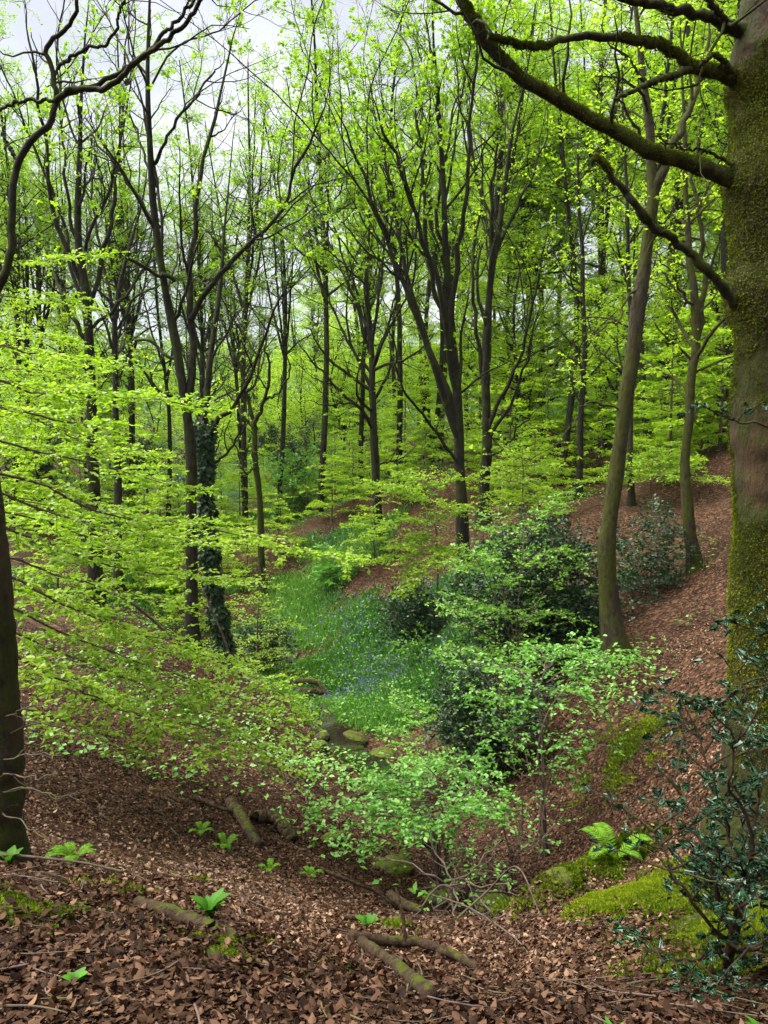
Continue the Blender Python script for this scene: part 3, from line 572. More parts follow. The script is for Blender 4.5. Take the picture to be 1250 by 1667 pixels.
KB = [  # path, width of the spray
    ([(-60, 600, 5.5), (40, 632, 6.4), (160, 640, 7.2), (260, 652, 7.8), (335, 668, 8.2)], .95),
    ([(-60, 560, 6.5), (60, 575, 7.5), (150, 590, 8.2), (210, 600, 8.6)], .9),
    ([(-60, 650, 5.0), (50, 672, 5.8), (140, 690, 6.4), (225, 706, 6.8)], .75),
    ([(-60, 700, 6.0), (60, 735, 6.8), (180, 760, 7.4), (270, 785, 7.8), (335, 802, 8.2)], .95),
    ([(-60, 760, 5.0), (70, 790, 5.8), (180, 835, 6.5), (280, 850, 7.0), (400, 872, 7.4), (500, 900, 7.7), (578, 912, 7.9)], .8),
    ([(-60, 780, 6.2), (70, 830, 7.2), (200, 862, 8.0), (330, 880, 8.6), (450, 885, 9.0)], 1.0),
    ([(-60, 840, 5.4), (70, 880, 6.2), (190, 925, 6.9), (300, 935, 7.5), (390, 950, 7.9)], .9),
    ([(-60, 880, 6.2), (80, 930, 7.0), (200, 965, 7.6), (300, 990, 8.1)], 1.0),
    ([(-60, 900, 5.2), (70, 965, 5.8), (160, 1010, 6.4), (260, 1040, 6.9), (350, 1075, 7.2)], 1.0),
    ([(-60, 950, 5.8), (80, 1020, 6.4), (200, 1070, 6.9), (320, 1110, 7.3), (420, 1150, 7.5), (495, 1205, 7.6)], 1.0),
    ([(-60, 1000, 6.2), (90, 1060, 6.9), (220, 1110, 7.4), (340, 1160, 7.7), (430, 1220, 7.8)], 1.0),
    ([(-60, 1020, 5.0), (70, 1090, 5.6), (160, 1140, 6.1), (260, 1180, 6.5), (330, 1220, 6.7)], .8),
    ([(-60, 930, 7.0), (100, 985, 7.8), (240, 1040, 8.4), (350, 1080, 8.8), (430, 1110, 9.0), (500, 1160, 9.1)], 1.1),
    ([(-60, 1080, 6.2), (90, 1120, 6.6), (220, 1160, 7.0), (350, 1190, 7.3), (470, 1240, 7.4)], .9),
    ([(-60, 480, 11.5), (40, 485, 12.5), (110, 497, 13.2), (150, 505, 13.6)], 1.0),
    ([(-60, 430, 9.5), (60, 425, 10.5), (130, 412, 11.3), (180, 415, 11.8)], .7),
    ([(-60, 535, 10.0), (40, 545, 11.0), (120, 560, 11.8)], 1.0),
    ([(-60, 600, 11), (30, 600, 12), (100, 610, 12.6), (140, 620, 13)], .8),
    ([(-60, 820, 7.4), (80, 850, 8.4), (160, 880, 9), (250, 905, 9.6)], 1.1),
    ([(-60, 1130, 5.6), (60, 1160, 6.0), (150, 1190, 6.4), (220, 1230, 6.6)], .7),
    ([(-60, 640, 7.4), (70, 690, 8.4), (170, 730, 9.2), (260, 740, 9.8)], 1.1)]
for s, wd in KB:
    bb, lb = Buf(), Buf(); spray(bb, lb, rng, s, wd)
    o_ = bb.build('bough', M_twig, K); lb.build('foliage', M_beech, o_)
for s in [[(0, 1200, 4.45), (60, 1180, 4.4), (130, 1190, 4.5), (200, 1230, 4.7)], [(5, 1235, 4.4), (70, 1225, 4.2), (110, 1240, 4.2)], [(5, 1290, 4.4), (60, 1290, 4.2), (120, 1300, 4.2), (190, 1345, 4.3)], [(0, 1320, 4.4), (50, 1345, 4.2), (90, 1380, 4.1)], [(0, 1170, 4.45), (50, 1150, 4.3), (100, 1150, 4.3)], [(5, 1260, 4.4), (55, 1265, 4.1), (95, 1255, 4.0)]]:
    bb = Buf(); p = stem_pts(s, rng, 20, .012); r = np.linspace(.0055, .002, 20); tubes(bb, p, r, 5)
    l1, r1 = spawn(rng, p[None], r[None], 9, t0=.15, ang=(25, 60), ln=(.1, .35), n=6, up=.0, wander=.5, rmin=.0014); tubes(bb, l1, r1, 4); l2, r2 = spawn(rng, l1, r1, 8, t0=.2, ang=(25, 60), ln=(.04, .14), n=4, up=0, wander=.4, rmin=.001); tubes(bb, l2, r2, 3)
    bb.build('dead_twig', M_twig, K)
# dark bare limb hanging in at the top left, from a tree out of frame
rng = np.random.default_rng(52)
q0 = P(-420, 620, 6.0); q0[2] = gz(q0)
O = thing('overhanging_tree', 'tree just out of frame whose crooked dark limb hangs into the top left corner', 'tree', q0)
tb = Buf(); tp = curve([q0 + np.array([0, 0, -.2]), P(-410, 700, 6), P(-390, 500, 6), P(-380, 100, 6), P(-370, -300, 6)], 40, rng, .01); tubes(tb, tp, np.linspace(.2, .1, 40), 14); tb.build('trunk', M_bark, O)
cb = Buf()
for s, r0, r1 in [([(-390, 560, 6), (-200, 590, 6), (-60, 540, 6), (0, 462, 6), (18, 405, 6), (18, 320, 6), (32, 255, 6), (75, 205, 6), (92, 165, 6), (86, 120, 6), (78, 75, 6), (110, 45, 5.9), (125, 10, 5.8), (128, -40, 5.8)], .037, .012),
                   ([(92, 165, 6), (120, 145, 5.95), (180, 140, 5.9), (225, 95, 5.85), (265, 70, 5.8), (300, 40, 5.7), (335, -10, 5.6)], .024, .014),
                   ([(95, 155, 6), (150, 140, 6), (215, 105, 6), (245, 80, 6.1), (275, 45, 6.2), (310, 10, 6.2), (330, -20, 6.2)], .02, .012),
                   ([(92, 112, 6), (130, 85, 5.9), (180, 65, 5.8), (195, 20, 5.7), (205, -20, 5.7)], .014, .008),
                   ([(90, 165, 6), (30, 165, 6.1), (0, 180, 6.2), (-40, 200, 6.3)], .015, .008),
                   ([(30, 262, 6), (15, 240, 6.1), (0, 215, 6.2)], .014, .006)]:
    bb = Buf(); p = stem_pts(s, rng, 60, .01); r = np.linspace(r0, r1, 60); tubes(bb, p, r, 10)
    l1, q1 = spawn(rng, p[None], r[None], 2.2, t0=.3, ang=(35, 75), ln=(.4, 1.1), n=7, up=.4, wander=.8, taper=.3, rmin=.004, rcap=.01); tubes(bb, l1, q1, 5)
    l2, q2 = spawn(rng, l1, q1, 4, t0=.2, ln=(.15, .5), n=5, up=.2, wander=.7, rmin=.0025); tubes(bb, l2, q2, 4)
    k = rng.random(len(l2)) < .45
    if k.any(): leaves_on(cb, rng, l2[k], .09, .05, LEAF6, .5)
    bb.build('branch', M_bark, O)
cb.build('crown', M_syc, O)

# ------------------------------------------------------------------ shrubs
def shrub(name, label, base, stems, leafm, seed, lv, tpl=LEAF6, size=.05, sp=.04, flat=.7, bark=M_twig, cat='shrub', r0=.014, group=None, off=0, sheets=()):
    rng = np.random.default_rng(seed); c = P(*base); c[2] = gz(c); root = thing(name, label, cat, c, group)
    bb, lb = Buf(), Buf(); ps, rs = [], []
    for s in stems:
        p = curve([c + np.array([rng.normal() * .05, rng.normal() * .05, -.05])] + [P(*q) for q in s], 18, rng, .012); r = np.linspace(r0, .004, 18); ps.append(p); rs.append(r)
    ps, rs = np.stack(ps), np.stack(rs); tubes(bb, ps, rs, 6)
    l1, r1 = spawn(rng, ps, rs, lv[0] * 1.7, t0=lv[3] if len(lv) > 3 else .3, ang=(40, 80), ln=lv[1], n=7, up=.2, wander=.5, taper=.3, flat=lv[2], rmin=.003); tubes(bb, l1, r1, 4)
    l2, r2 = spawn(rng, l1, r1, 9, t0=.15, ang=(35, 65), ln=(.12, .4), n=4, up=.1, wander=.4, taper=.3, flat=lv[2], rmin=.0018); tubes(bb, l2, r2, 3)
    leaves_on(lb, rng, l1, sp * 1.8, size, tpl, flat, off=off); leaves_on(lb, rng, l2, sp, size, tpl, flat, off=off)
    for pth, wd in sheets:
        for rep in range(2):
            off = rng.normal(size=3) * (.16, .2, .09) * (rep > 0); p3 = curve([P(*q) + off * (.3 + .7 * i / (len(pth) - 1)) for i, q in enumerate(pth)], 18, rng, .015)
            spray(bb, lb, rng, None, wd * 1.2, tpl, size * 1.05, sp * .6, 18, .006, 11, pts3=p3, fullness=1.3, flat=.6)
    bb.build('stem', bark, root); lb.build('foliage', leafm, root); return root
shrub('sapling', 'bright green leafy sapling spreading flat sprays in front of the stream', (720, 1420, 8.0),
      [[(700, 1370, 8), (660, 1300, 8.2), (600, 1290, 8.4), (540, 1300, 8.6)], [(720, 1350, 8), (710, 1270, 8), (690, 1245, 8)], [(735, 1350, 8), (760, 1290, 8), (800, 1280, 8)], [(700, 1360, 8), (640, 1330, 7.8), (570, 1330, 7.8)],
       [(715, 1350, 8), (720, 1290, 8.6), (640, 1255, 9)], [(730, 1370, 8), (770, 1330, 7.8), (800, 1330, 7.8)], [(710, 1370, 8), (680, 1320, 8), (620, 1300, 8)]], M_sap, 61, (4, (.35, .8), .75, .35), size=.055, sp=.035, sheets=[([(700,1300,8),(640,1300,8.1),(570,1310,8.2),(525,1318,8.2)],.45),([(705,1290,8.1),(650,1275,8.5),(590,1270,8.9)],.5),([(700,1270,8.2),(690,1250,8.6),(660,1240,9.2)],.5),([(715,1300,8),(760,1290,8),(815,1275,8)],.45),
 ([(710,1320,7.9),(660,1330,7.6),(600,1345,7.3)],.45),([(720,1320,7.9),(770,1320,7.6),(800,1330,7.3)],.4),([(710,1280,8.2),(740,1255,8.6),(790,1240,9)],.5),([(700,1330,7.8),(690,1350,7.4),(660,1370,7.1)],.4),([(700,1310,8),(630,1320,7.9),(545,1335,7.8)],.4)])
shrub('sapling', 'tall thin-stemmed green sapling left of the brown leaf slope', (885, 1400, 8.6),
      [[(880, 1330, 8.6), (885, 1240, 8.6), (875, 1150, 8.8), (890, 1080, 9)], [(885, 1300, 8.6), (880, 1190, 8.6), (930, 1110, 9), (990, 1060, 9.2)], [(880, 1320, 8.6), (850, 1220, 9), (800, 1120, 9.4), (770, 1080, 9.6)], [(882, 1300, 8.6), (880, 1160, 9), (840, 1080, 9.4)],
       [(890, 1280, 8.6), (940, 1180, 8.8), (990, 1120, 9)]], M_sap, 62, (3.5, (.35, .8), .75, .35), size=.055, sp=.04, sheets=[([(885,1120,9),(840,1090,9.2),(770,1080,9.4)],.5),([(890,1110,9),(940,1085,9.2),(1010,1070,9.4)],.5),([(885,1130,9),(930,1130,8.8),(985,1130,8.6)],.4),([(880,1140,9),(820,1140,8.9),(760,1130,8.8)],.45),
 ([(888,1090,9.2),(880,1060,9.6),(850,1045,10.2)],.5),([(888,1090,9.2),(930,1050,9.8),(960,1040,10.2)],.5),([(880,1180,8.8),(830,1190,8.6),(780,1200,8.5)],.35),([(882,1230,8.7),(920,1200,8.6),(960,1190,8.5)],.3)])
shrub('sapling', 'low spreading green sapling beside the stream, behind the bright green one', (705, 1300, 11.2), [[(700,1250,11.2),(690,1170,11.4)], [(710,1250,11.2),(740,1200,11.2)]], M_haw, 161, (4, (.3, .8), .7, .3), size=.055, sp=.04, sheets=[([(700,1225,11.2),(650,1205,11.4),(610,1190,11.6)],.5),([(702,1220,11.2),(750,1195,11.3),(790,1180,11.4)],.5),([(700,1200,11.3),(680,1165,11.9),(640,1140,12.4)],.5),([(700,1200,11.3),(720,1150,12),(760,1125,12.4)],.5),([(700,1230,11),(680,1240,10.6),(640,1250,10.2)],.4)])
shrub('leafy_herb', 'rounded clump of fresh green herb on the stream bank', (545, 1195, 16.5), [[(540,1170,16.5),(530,1130,16.6)], [(550,1170,16.5),(575,1135,16.6)], [(545,1170,16.3),(545,1150,16)], [(540,1180,16.4),(505,1150,16.4)], [(550,1180,16.4),(590,1160,16.4)]], M_sap, 162, (14, (.25, .6), .3, .15), size=.075, sp=.035, flat=.5, cat='plant')
shrub('leafy_herb', 'blue-green herb clump at the water edge left of the rounded clump', (490, 1165, 17), [[(488,1145,17),(485,1120,17)], [(492,1145,17),(505,1125,17)], [(486,1150,16.8),(470,1135,16.8)]], M_sap, 163, (14, (.2, .45), .3, .15), size=.065, sp=.035, flat=.5, cat='plant')
shrub('sapling', 'loose knee-high green seedling growth around the stony gully', (830, 1450, 7.6),
      [[(830, 1400, 7.6), (820, 1350, 7.6), (800, 1300, 7.6)], [(840, 1400, 7.6), (880, 1370, 7.8), (905, 1340, 8)], [(820, 1420, 7.6), (770, 1390, 7.6), (740, 1390, 7.6)], [(815, 1430, 7.4), (770, 1440, 7.2), (740, 1450, 7.2)], [(835, 1410, 7.6), (850, 1330, 7.6), (850, 1260, 7.6)], [(825, 1420, 7.5), (800, 1400, 7.3), (780, 1420, 7.1)]], M_sap, 63, (6, (.2, .55), .5, .3), size=.05, sp=.06)
shrub('hawthorn', 'pale green young hawthorn in front of the dark evergreen bush', (835, 1170, 12.5),
      [[(838, 1080, 12.5), (842, 1000, 12.5), (848, 920, 12.5), (855, 850, 12.6)], [(835, 1060, 12.5), (800, 960, 12.3), (770, 900, 12.2)], [(838, 1080, 12.5), (770, 1020, 12.2), (730, 990, 12)], [(840, 1060, 12.5), (890, 960, 12.7), (920, 920, 12.8)], [(832, 1090, 12.4), (760, 1060, 12), (720, 1050, 11.8)], [(838, 1040, 12.5), (800, 900, 12.9), (820, 800, 13.2)]], M_haw, 64, (4, (.4, 1.0), .6, .3), size=.06, sp=.04, sheets=[([(845,960,12.5),(790,930,12.3),(740,915,12.1)],.6),([(848,940,12.5),(900,900,12.7),(950,900,12.8)],.6),([(845,1000,12.5),(790,1000,12.2),(730,990,12)],.6),([(846,1020,12.4),(890,1000,12.3),(940,1010,12.1)],.5),([(842,1050,12.3),(780,1060,12),(725,1060,11.8)],.6),([(850,900,12.6),(820,860,12.9),(790,840,13.2)],.5),([(850,890,12.6),(880,840,12.9),(920,820,13.2)],.5)])
shrub('evergreen_bush', 'dark rounded evergreen bush left of the leaning beech foot', (890, 1085, 14),
      [[(880, 1000, 14), (850, 930, 14), (830, 880, 14)], [(890, 1000, 14), (900, 920, 14), (905, 870, 14)], [(900, 1010, 14), (940, 950, 14), (965, 910, 14)], [(880, 1030, 13.8), (810, 990, 13.6), (770, 960, 13.6)], [(895, 1030, 13.6), (940, 1010, 13.4), (970, 1000, 13.4)], [(880, 1040, 13.6), (830, 1030, 13.2), (790, 1040, 13)], [(890, 1020, 14), (870, 940, 14.6), (870, 880, 15)], [(890, 1020, 13.6), (890, 960, 13.4), (870, 930, 13.2)]], M_dark, 65, (24, (.4, 1.2), .2, .1), size=.07, sp=.022, flat=.4)
shrub('evergreen_bush', 'low dark evergreen bush under the tall green sapling', (790, 1215, 11),
      [[(780, 1180, 11), (750, 1150, 11), (730, 1130, 11)], [(790, 1170, 11), (790, 1120, 11), (785, 1100, 11)], [(800, 1180, 11), (840, 1150, 11), (860, 1120, 11)], [(790, 1190, 10.8), (760, 1190, 10.6), (730, 1180, 10.6)], [(800, 1190, 10.8), (830, 1190, 10.6)] * 1 + [(850, 1180, 10.6)]], M_dark, 66, (26, (.3, .8), .2, .05), size=.06, sp=.022, flat=.4)
shrub('evergreen_bush', 'feathery dark green bush between the two mossy beech trunks', (1060, 960, 15.5),
      [[(1060, 930, 15.5), (1060, 880, 15.5), (1075, 830, 15.5)], [(1050, 930, 15.3), (1030, 900, 15.2), (1015, 880, 15)], [(1070, 930, 15.5), (1090, 890, 15.6), (1100, 850, 15.8)], [(1050, 950, 15), (1020, 950, 14.6), (1005, 960, 14.4)]], M_dark, 67, (15, (.4, 1.0), .6, .1), size=.07, sp=.035, flat=.45)
shrub('evergreen_bush', 'small dark bush at the foot of the bluebell bank', (670, 1030, 19),
      [[(665, 1000, 19), (650, 970, 19)], [(675, 1000, 19), (690, 960, 19)], [(670, 1000, 18.8), (640, 1000, 18.6)], [(680, 1010, 18.8), (710, 1000, 18.6)]], M_dark, 68, (16, (.4, .9), .2, .1), size=.08, sp=.035, flat=.45)

# beech saplings: layered sprays round a thin stem
def layered(name, label, base, top, seed, leafm=M_beech, size=.06, width=1.0, n=9, lo=.25, cat='sapling', tpl=LEAF4, sp=.035, bias=None, group=None, local=False, sp_w=.45):
    rng = np.random.default_rng(seed)
    if local: c = np.zeros(3); tip = np.array([0, 0, top])
    else:
        c = P(*base); c[2] = gz(c); tip = P(*top)
    root = thing(name, label, cat, c, group); bb, lb = Buf(), Buf()
    p = curve([c - np.array([0, 0, .1]), c + (tip - c) * .5 + rng.normal(size=3) * .06 * np.array([1, 1, 0]), tip], 20, rng, .01); tubes(bb, p, np.linspace(.012 + .009 * np.linalg.norm(tip - c), .004, 20), 7)
    Hh = tip[2] - c[2]
    n = int(n * 1.8)
    for k in range(n):
        t = lo + (1 - lo) * (k + rng.uniform(0, .8)) / n; q = p[int(t * 19)]
        az = k * 2.4 + rng.normal() * .4 if bias is None else bias + rng.normal() * 1.1
        d = np.array([math.cos(az), math.sin(az), .12]); l = width * (1.15 - t * .75) * rng.uniform(.7, 1.15)
        pts = curve([q, q + d * l * .5 + UP * .04 * l, q + d * l - UP * .06 * l], 14, rng, .01)
        spray(bb, lb, rng, None, width * sp_w * (1.1 - .5 * t), tpl, size, sp, 14, .006 + .004 * l, 11, pts3=pts, fullness=1.5)
    bb.build('stem', M_twig, root); lb.build('foliage', leafm, root); return root
shrub('beech_sapling', 'yellow-green beech sapling in tiers against the dark central trunk', (712, 955, 18.4), [[(712,900,18.4),(705,840,18.4),(690,780,18.4)]], M_beech, 71, (4, (.5, 1.2), .8, .3), LEAF4, size=.08, sp=.05, r0=.025, cat='sapling', sheets=[([(706,850,18.4),(660,845,18),(600,870,17.6)],.8),([(705,830,18.4),(660,800,18.1),(620,795,17.9)],.8),([(708,870,18.4),(670,880,18),(630,915,17.6)],.8),([(706,850,18.4),(730,830,18),(750,820,17.6)],.7),([(700,800,18.4),(680,780,18.8),(650,770,19.2)],.7),([(709,890,18.3),(720,900,17.6),(740,930,17)],.7),([(708,880,18.3),(690,910,17.6),(660,960,17.2)],.8),([(700,810,18.4),(720,780,18.6),(740,770,18.8)],.6)])
layered('beech_sapling', 'soft yellow-green young beech right of the ivy trunk', (420, 1065, 19), (425, 930, 19), 72, width=1.2, n=11, lo=.1, size=.07, sp_w=.85, sp=.045)
layered('beech_sapling', 'thin beech sapling with a leafy tuft beside the mossy beech trunk', (1060, 800, 21), (1070, 720, 21), 73, width=1.8, n=8, lo=.3, size=.085, sp_w=.85, sp=.05)
layered('beech_sapling', 'beech sapling on the slope behind the hawthorn', (850, 850, 21), (850, 725, 21), 74, width=1.5, n=10, lo=.2, size=.08, sp_w=.85, sp=.05)

shrub('leafy_herb', 'pale leafy bush on the face of the bluebell bank', (545, 960, 25.5), [[(540,930,25.5),(530,900,25.4)], [(548,930,25.5),(560,910,25.4)], [(540,940,25.3),(520,930,25.2)]], M_sap, 171, (12, (.4, 1.0), .3, .15), LEAF4, size=.13, sp=.05, flat=.5)
shrub('leafy_bush', 'misty green hazel bush at the valley head behind the twisted oak', (500, 850, 36), [[(500,800,36),(490,740,36)], [(505,800,36),(540,750,36)], [(495,800,36),(455,760,36)], [(500,820,36),(560,800,36)], [(495,820,36),(450,820,36)]], M_sap, 172, (5, (1, 2.4), .2, .1), LEAF4, size=.16, sp=.06, flat=.5, r0=.03)
shrub('evergreen_bush', 'dark ivy-like mound on the bank below the soft young beech', (430, 1060, 20.5), [[(425,1040,20.5),(410,1020,20.5)], [(435,1040,20.5),(450,1030,20.5)], [(430,1040,20.3),(470,1045,20)], [(430,1045,20.3),(400,1045,20)]], M_dark, 173, (14, (.3, .8), .4, .1), LEAF4, size=.09, sp=.035, flat=.5)
shrub('leafy_herb', 'patch of tall fresh herb under the central trunk, left of the hawthorn', (690, 1085, 18), [[(680,1060,18),(660,1045,18)], [(695,1060,18),(710,1040,18)], [(690,1065,17.8),(640,1075,17.6)], [(690,1070,17.8),(735,1070,17.6)]], M_sap, 174, (10, (.3, .8), .4, .15), LEAF4, size=.085, sp=.045, flat=.5)
def tangle(label, base, stems, seed):
    rng = np.random.default_rng(seed); c = P(*base); c[2] = gz(c); root = thing('dead_bush', label, 'dead brush', c); bb = Buf(); ps = []
    for q in stems: ps.append(curve([c + rng.normal(size=3) * (.25, .25, 0)] + [P(*v) for v in q], 18, rng, .03))
    ps = np.stack(ps); rs = np.broadcast_to(np.linspace(.012, .004, 18), ps.shape[:2]); tubes(bb, ps, rs, 6); l1, r1 = spawn(rng, ps, rs, 4, t0=.1, ang=(30, 70), ln=(.2, .7), n=7, up=-.1, wander=.7, rmin=.003); tubes(bb, l1, r1, 5); l2, r2 = spawn(rng, l1, r1, 5, t0=.1, ang=(30, 70), ln=(.1, .3), n=5, up=-.1, wander=.6, rmin=.002); tubes(bb, l2, r2, 4)
    bb.build('stem', M_twig, root)
tangle('tangle of thin dead stems arching over the stony gully', (745, 1470, 6.6), [[(720, 1400, 6.8), (690, 1340, 7)], [(760, 1440, 6.4), (810, 1440, 6.2), (850, 1465, 6.0)], [(735, 1440, 6.5), (700, 1460, 6.2), (670, 1500, 5.8)], [(760, 1420, 6.8), (800, 1380, 7.1), (860, 1370, 7.4)], [(740, 1450, 6.4), (745, 1500, 5.8), (720, 1530, 5.2)], [(720, 1430, 6.6), (650, 1400, 6.9), (600, 1400, 7.2)], [(770, 1460, 6.3), (830, 1500, 5.6), (880, 1520, 5.2)]], 301)
tangle('low heap of dead sticks between the fallen logs and the stream', (470, 1300, 9.6), [[(440, 1290, 9.6), (400, 1300, 9.2)], [(500, 1280, 9.8), (540, 1290, 9.8)], [(480, 1270, 10), (460, 1230, 10.4)], [(450, 1310, 9.2), (420, 1330, 8.8)], [(500, 1300, 9.4), (560, 1320, 9.0)]], 302)
# ------------------------------------------------------------------ foreground holly
rng = np.random.default_rng(81)
hc = P(1175, 1600, 3.1); hc[2] = gz(hc)
hol = thing('holly_bush', 'glossy dark spiny holly bush beside the mossy bank at the lower right', 'bush', hc)
bb, lb = Buf(), Buf(); ps = []
for s in [[(1180, 1560, 3.1), (1205, 1460, 3.1), (1225, 1370, 3.1), (1240, 1250, 3.2), (1215, 1130, 3.3), (1180, 1060, 3.4)], [(1190, 1520, 3.1), (1150, 1400, 3.1), (1120, 1320, 3.2), (1090, 1260, 3.3)], [(1190, 1540, 3.05), (1130, 1480, 2.95), (1090, 1420, 2.95), (1060, 1340, 3.0)],
          [(1200, 1480, 3.1), (1260, 1380, 3.0), (1290, 1290, 3.0)], [(1185, 1550, 3.1), (1120, 1560, 2.95), (1080, 1560, 2.9)], [(1205, 1440, 3.1), (1180, 1330, 3.25), (1150, 1220, 3.4), (1110, 1140, 3.5)], [(1195, 1500, 3.0), (1240, 1460, 2.85), (1270, 1420, 2.8)], [(1225, 1370, 3.1), (1190, 1260, 3.0), (1200, 1180, 2.95)], [(1190, 1540, 3), (1230, 1540, 2.8), (1270, 1520, 2.7)]]:
    p = curve([hc - UP * .05] + [P(*q) for q in s], 20, rng, .012); ps.append(p); tubes(bb, p, np.linspace(.011, .003, 20), 7)
ps = np.stack(ps); l1, r1 = spawn(rng, ps, np.full(ps.shape[:2], .01), 17, t0=.22, ang=(40, 85), ln=(.12, .5), n=6, up=.1, wander=.4, taper=.3, rmin=.0022); tubes(bb, l1, r1, 5)
l2, r2 = spawn(rng, l1, r1, 9, t0=.2, ang=(40, 70), ln=(.06, .2), n=4, up=.1, wander=.3, rmin=.0016); tubes(bb, l2, r2, 4)
leaves_on(lb, rng, l1, .035, .05, LEAFH, .35, t0=.2); leaves_on(lb, rng, l2, .024, .047, LEAFH, .35)
bb.build('stem', M_log, hol); lb.build('foliage', M_holly, hol)
# second holly, out of frame right, two sprigs in front of the big trunk
hc2 = P(1400, 1300, 3.6); hc2[2] = gz(hc2)
ho2 = thing('holly_bush', 'holly growing beyond the right edge with sprigs across the massive trunk', 'bush', hc2); bb, lb = Buf(), Buf()
st = curve([hc2 - UP * .1, P(1400, 1100, 3.6), P(1380, 850, 3.6), P(1370, 600, 3.6)], 20, rng, .01); tubes(bb, st, np.linspace(.02, .008, 20), 8); ps = []
for s in [[(1385, 800, 3.6), (1290, 715, 3.6), (1230, 690, 3.6), (1185, 680, 3.6), (1140, 655, 3.6)], [(1400, 1180, 3.6), (1300, 1060, 3.6), (1240, 1030, 3.5), (1180, 1010, 3.5)], [(1400, 1150, 3.6), (1280, 1110, 3.5), (1190, 1130, 3.5), (1130, 1160, 3.5)], [(1375, 600, 3.6), (1280, 520, 3.6), (1225, 515, 3.6)], [(1398, 1150, 3.6), (1300, 1000, 3.7), (1240, 985, 3.7)]]:
    p = curve([P(*q) for q in s], 20, rng, .01); ps.append(p); tubes(bb, p, np.linspace(.008, .003, 20), 6)
ps = np.stack(ps); l1, r1 = spawn(rng, ps, np.full(ps.shape[:2], .006), 16, t0=.3, ang=(40, 75), ln=(.06, .2), n=5, up=.1, wander=.3, taper=.3, rmin=.002); tubes(bb, l1, r1, 4)
leaves_on(lb, rng, l1, .022, .052, LEAFH, .4); leaves_on(lb, rng, ps, .05, .05, LEAFH, .4, t0=.5)
bb.build('stem', M_log, ho2); lb.build('foliage', M_holly, ho2)

# ------------------------------------------------------------------ ferns and small plants
def fern(label, base, seed, L0=.3, nf=6, lean=0):
    rng = np.random.default_rng(seed); c = P(*base); c[2] = gz(c); root = thing('fern', label, 'fern', c, 'small ferns in the leaf litter')
    for k in range(nf):
        az = k * 6.283 / nf + rng.normal() * .3 + lean; l = L0 * rng.uniform(.75, 1.15); d = np.array([math.cos(az), math.sin(az), 0])
        p = curve([c, c + d * l * .35 + UP * l * .5, c + d * l * .75 + UP * l * .62, c + d * l * 1.05 + UP * l * .45], 26); fb = Buf(); tubes(fb, p, np.linspace(.003, .001, 26), 4)
        T = nrm(np.gradient(p, axis=0)); Sx = nrm(np.cross(T, UP)); up_ = np.cross(Sx, T)
        for sgn in (-1, 1):
            s = np.linspace(.08, 1, 24); sz = l * .22 * np.sin(np.pi * np.clip(s * .9 + .12, 0, 1)) + .006
            pos = p[2:26]; put_leaves(fb, pos, Sx[2:26] * sgn + T[2:26] * .35, up_[2:26] + rng.normal(size=(24, 3)) * .12, sz, LEAFP, rng)
        fb.build('frond', M_fern, root)
fern('arching fern on the mossy bank beside the holly', (1000, 1415, 6.0), 1, .30, 7)
fern('fern beside the left edge trunk', (120, 1400, 4.9), 2, .17, 6)
fern('upright fern right of the mossy log', (366, 1365, 6.9), 3, .16, 6)
fern('little fern left of the upright one', (328, 1352, 7.2), 4, .13, 5)
fern('tiny fern near the sapling, rightmost of the ferns on the open litter', (505, 1385, 7.0), 5, .12, 5)
fern('tiny fern in mid litter below the broken log', (438, 1395, 6.5), 6, .12, 5)
def broad_plant(name, label, base, seed, n=8, L0=.2, wd=.28, m=M_herb, tilt=1.2, cat='plant'):
    rng = np.random.default_rng(seed); c = P(*base); c[2] = gz(c); root = thing(name, label, cat, c)
    for k in range(n):
        az = k * 2.4 + rng.normal() * .3; l = L0 * rng.uniform(.6, 1.1); d = np.array([math.cos(az), math.sin(az), 0]); p = curve([c, c + d * l * .25 + UP * l * tilt * .5, c + d * l * .8 + UP * l * tilt * .75], 12)
        T = nrm(np.gradient(p, axis=0)); Sx = nrm(np.cross(T, UP)); s = np.linspace(0, 1, 12); ww = wd * l * np.sin(np.pi * (s * .93 + .06)) ** .8 * (1 + .12 * np.sin(s * 19 + k))
        fb = Buf(); Nn = np.cross(Sx, T); V = np.stack([p - Sx * ww[:, None] + Nn * ww[:, None] * .3, p, p + Sx * ww[:, None] + Nn * ww[:, None] * .3], 1); ix = np.arange(36).reshape(12, 3)
        fb.add(V, np.stack([ix[:-1, :2], ix[:-1, 1:], ix[1:, 1:], ix[1:, :2]], -1).reshape(-1, 4) if 0 else np.concatenate([np.stack([ix[:-1, j], ix[:-1, j + 1], ix[1:, j + 1], ix[1:, j]], -1) for j in (0, 1)]), rng.uniform(.2, .9))
        tubes(fb, p + Nn * -.001, np.linspace(.004, .001, 12), 4); fb.build('leaf', m, root)
broad_plant('broadleaf_plant', 'fresh green broad-leaved plant beside the rotting mossy log', (342, 1527, 3.55), 1, 13, .12, .25, tilt=1.45)
broad_plant('broadleaf_plant', 'green leafy plant at the foot of the left edge trunk', (15, 1385, 4.2), 2, 7, .11, .28)
broad_plant('hart_tongue_fern', 'strap-leaved fern at the very bottom of the picture', (1000, 1685, 2.35), 3, 6, .08, .17)
broad_plant('broadleaf_plant', 'small green seedling near the bottom left corner', (122, 1622, 2.4), 4, 6, .05, .35)
broad_plant('broadleaf_plant', 'small green rosette left of the long broken stick', (598, 1505, 4.7), 5, 10, .09, .35)
broad_plant('hart_tongue_fern', 'strap-leaved fern in the bottom right corner', (1245, 1670, 2.3), 6, 7, .08, .17)

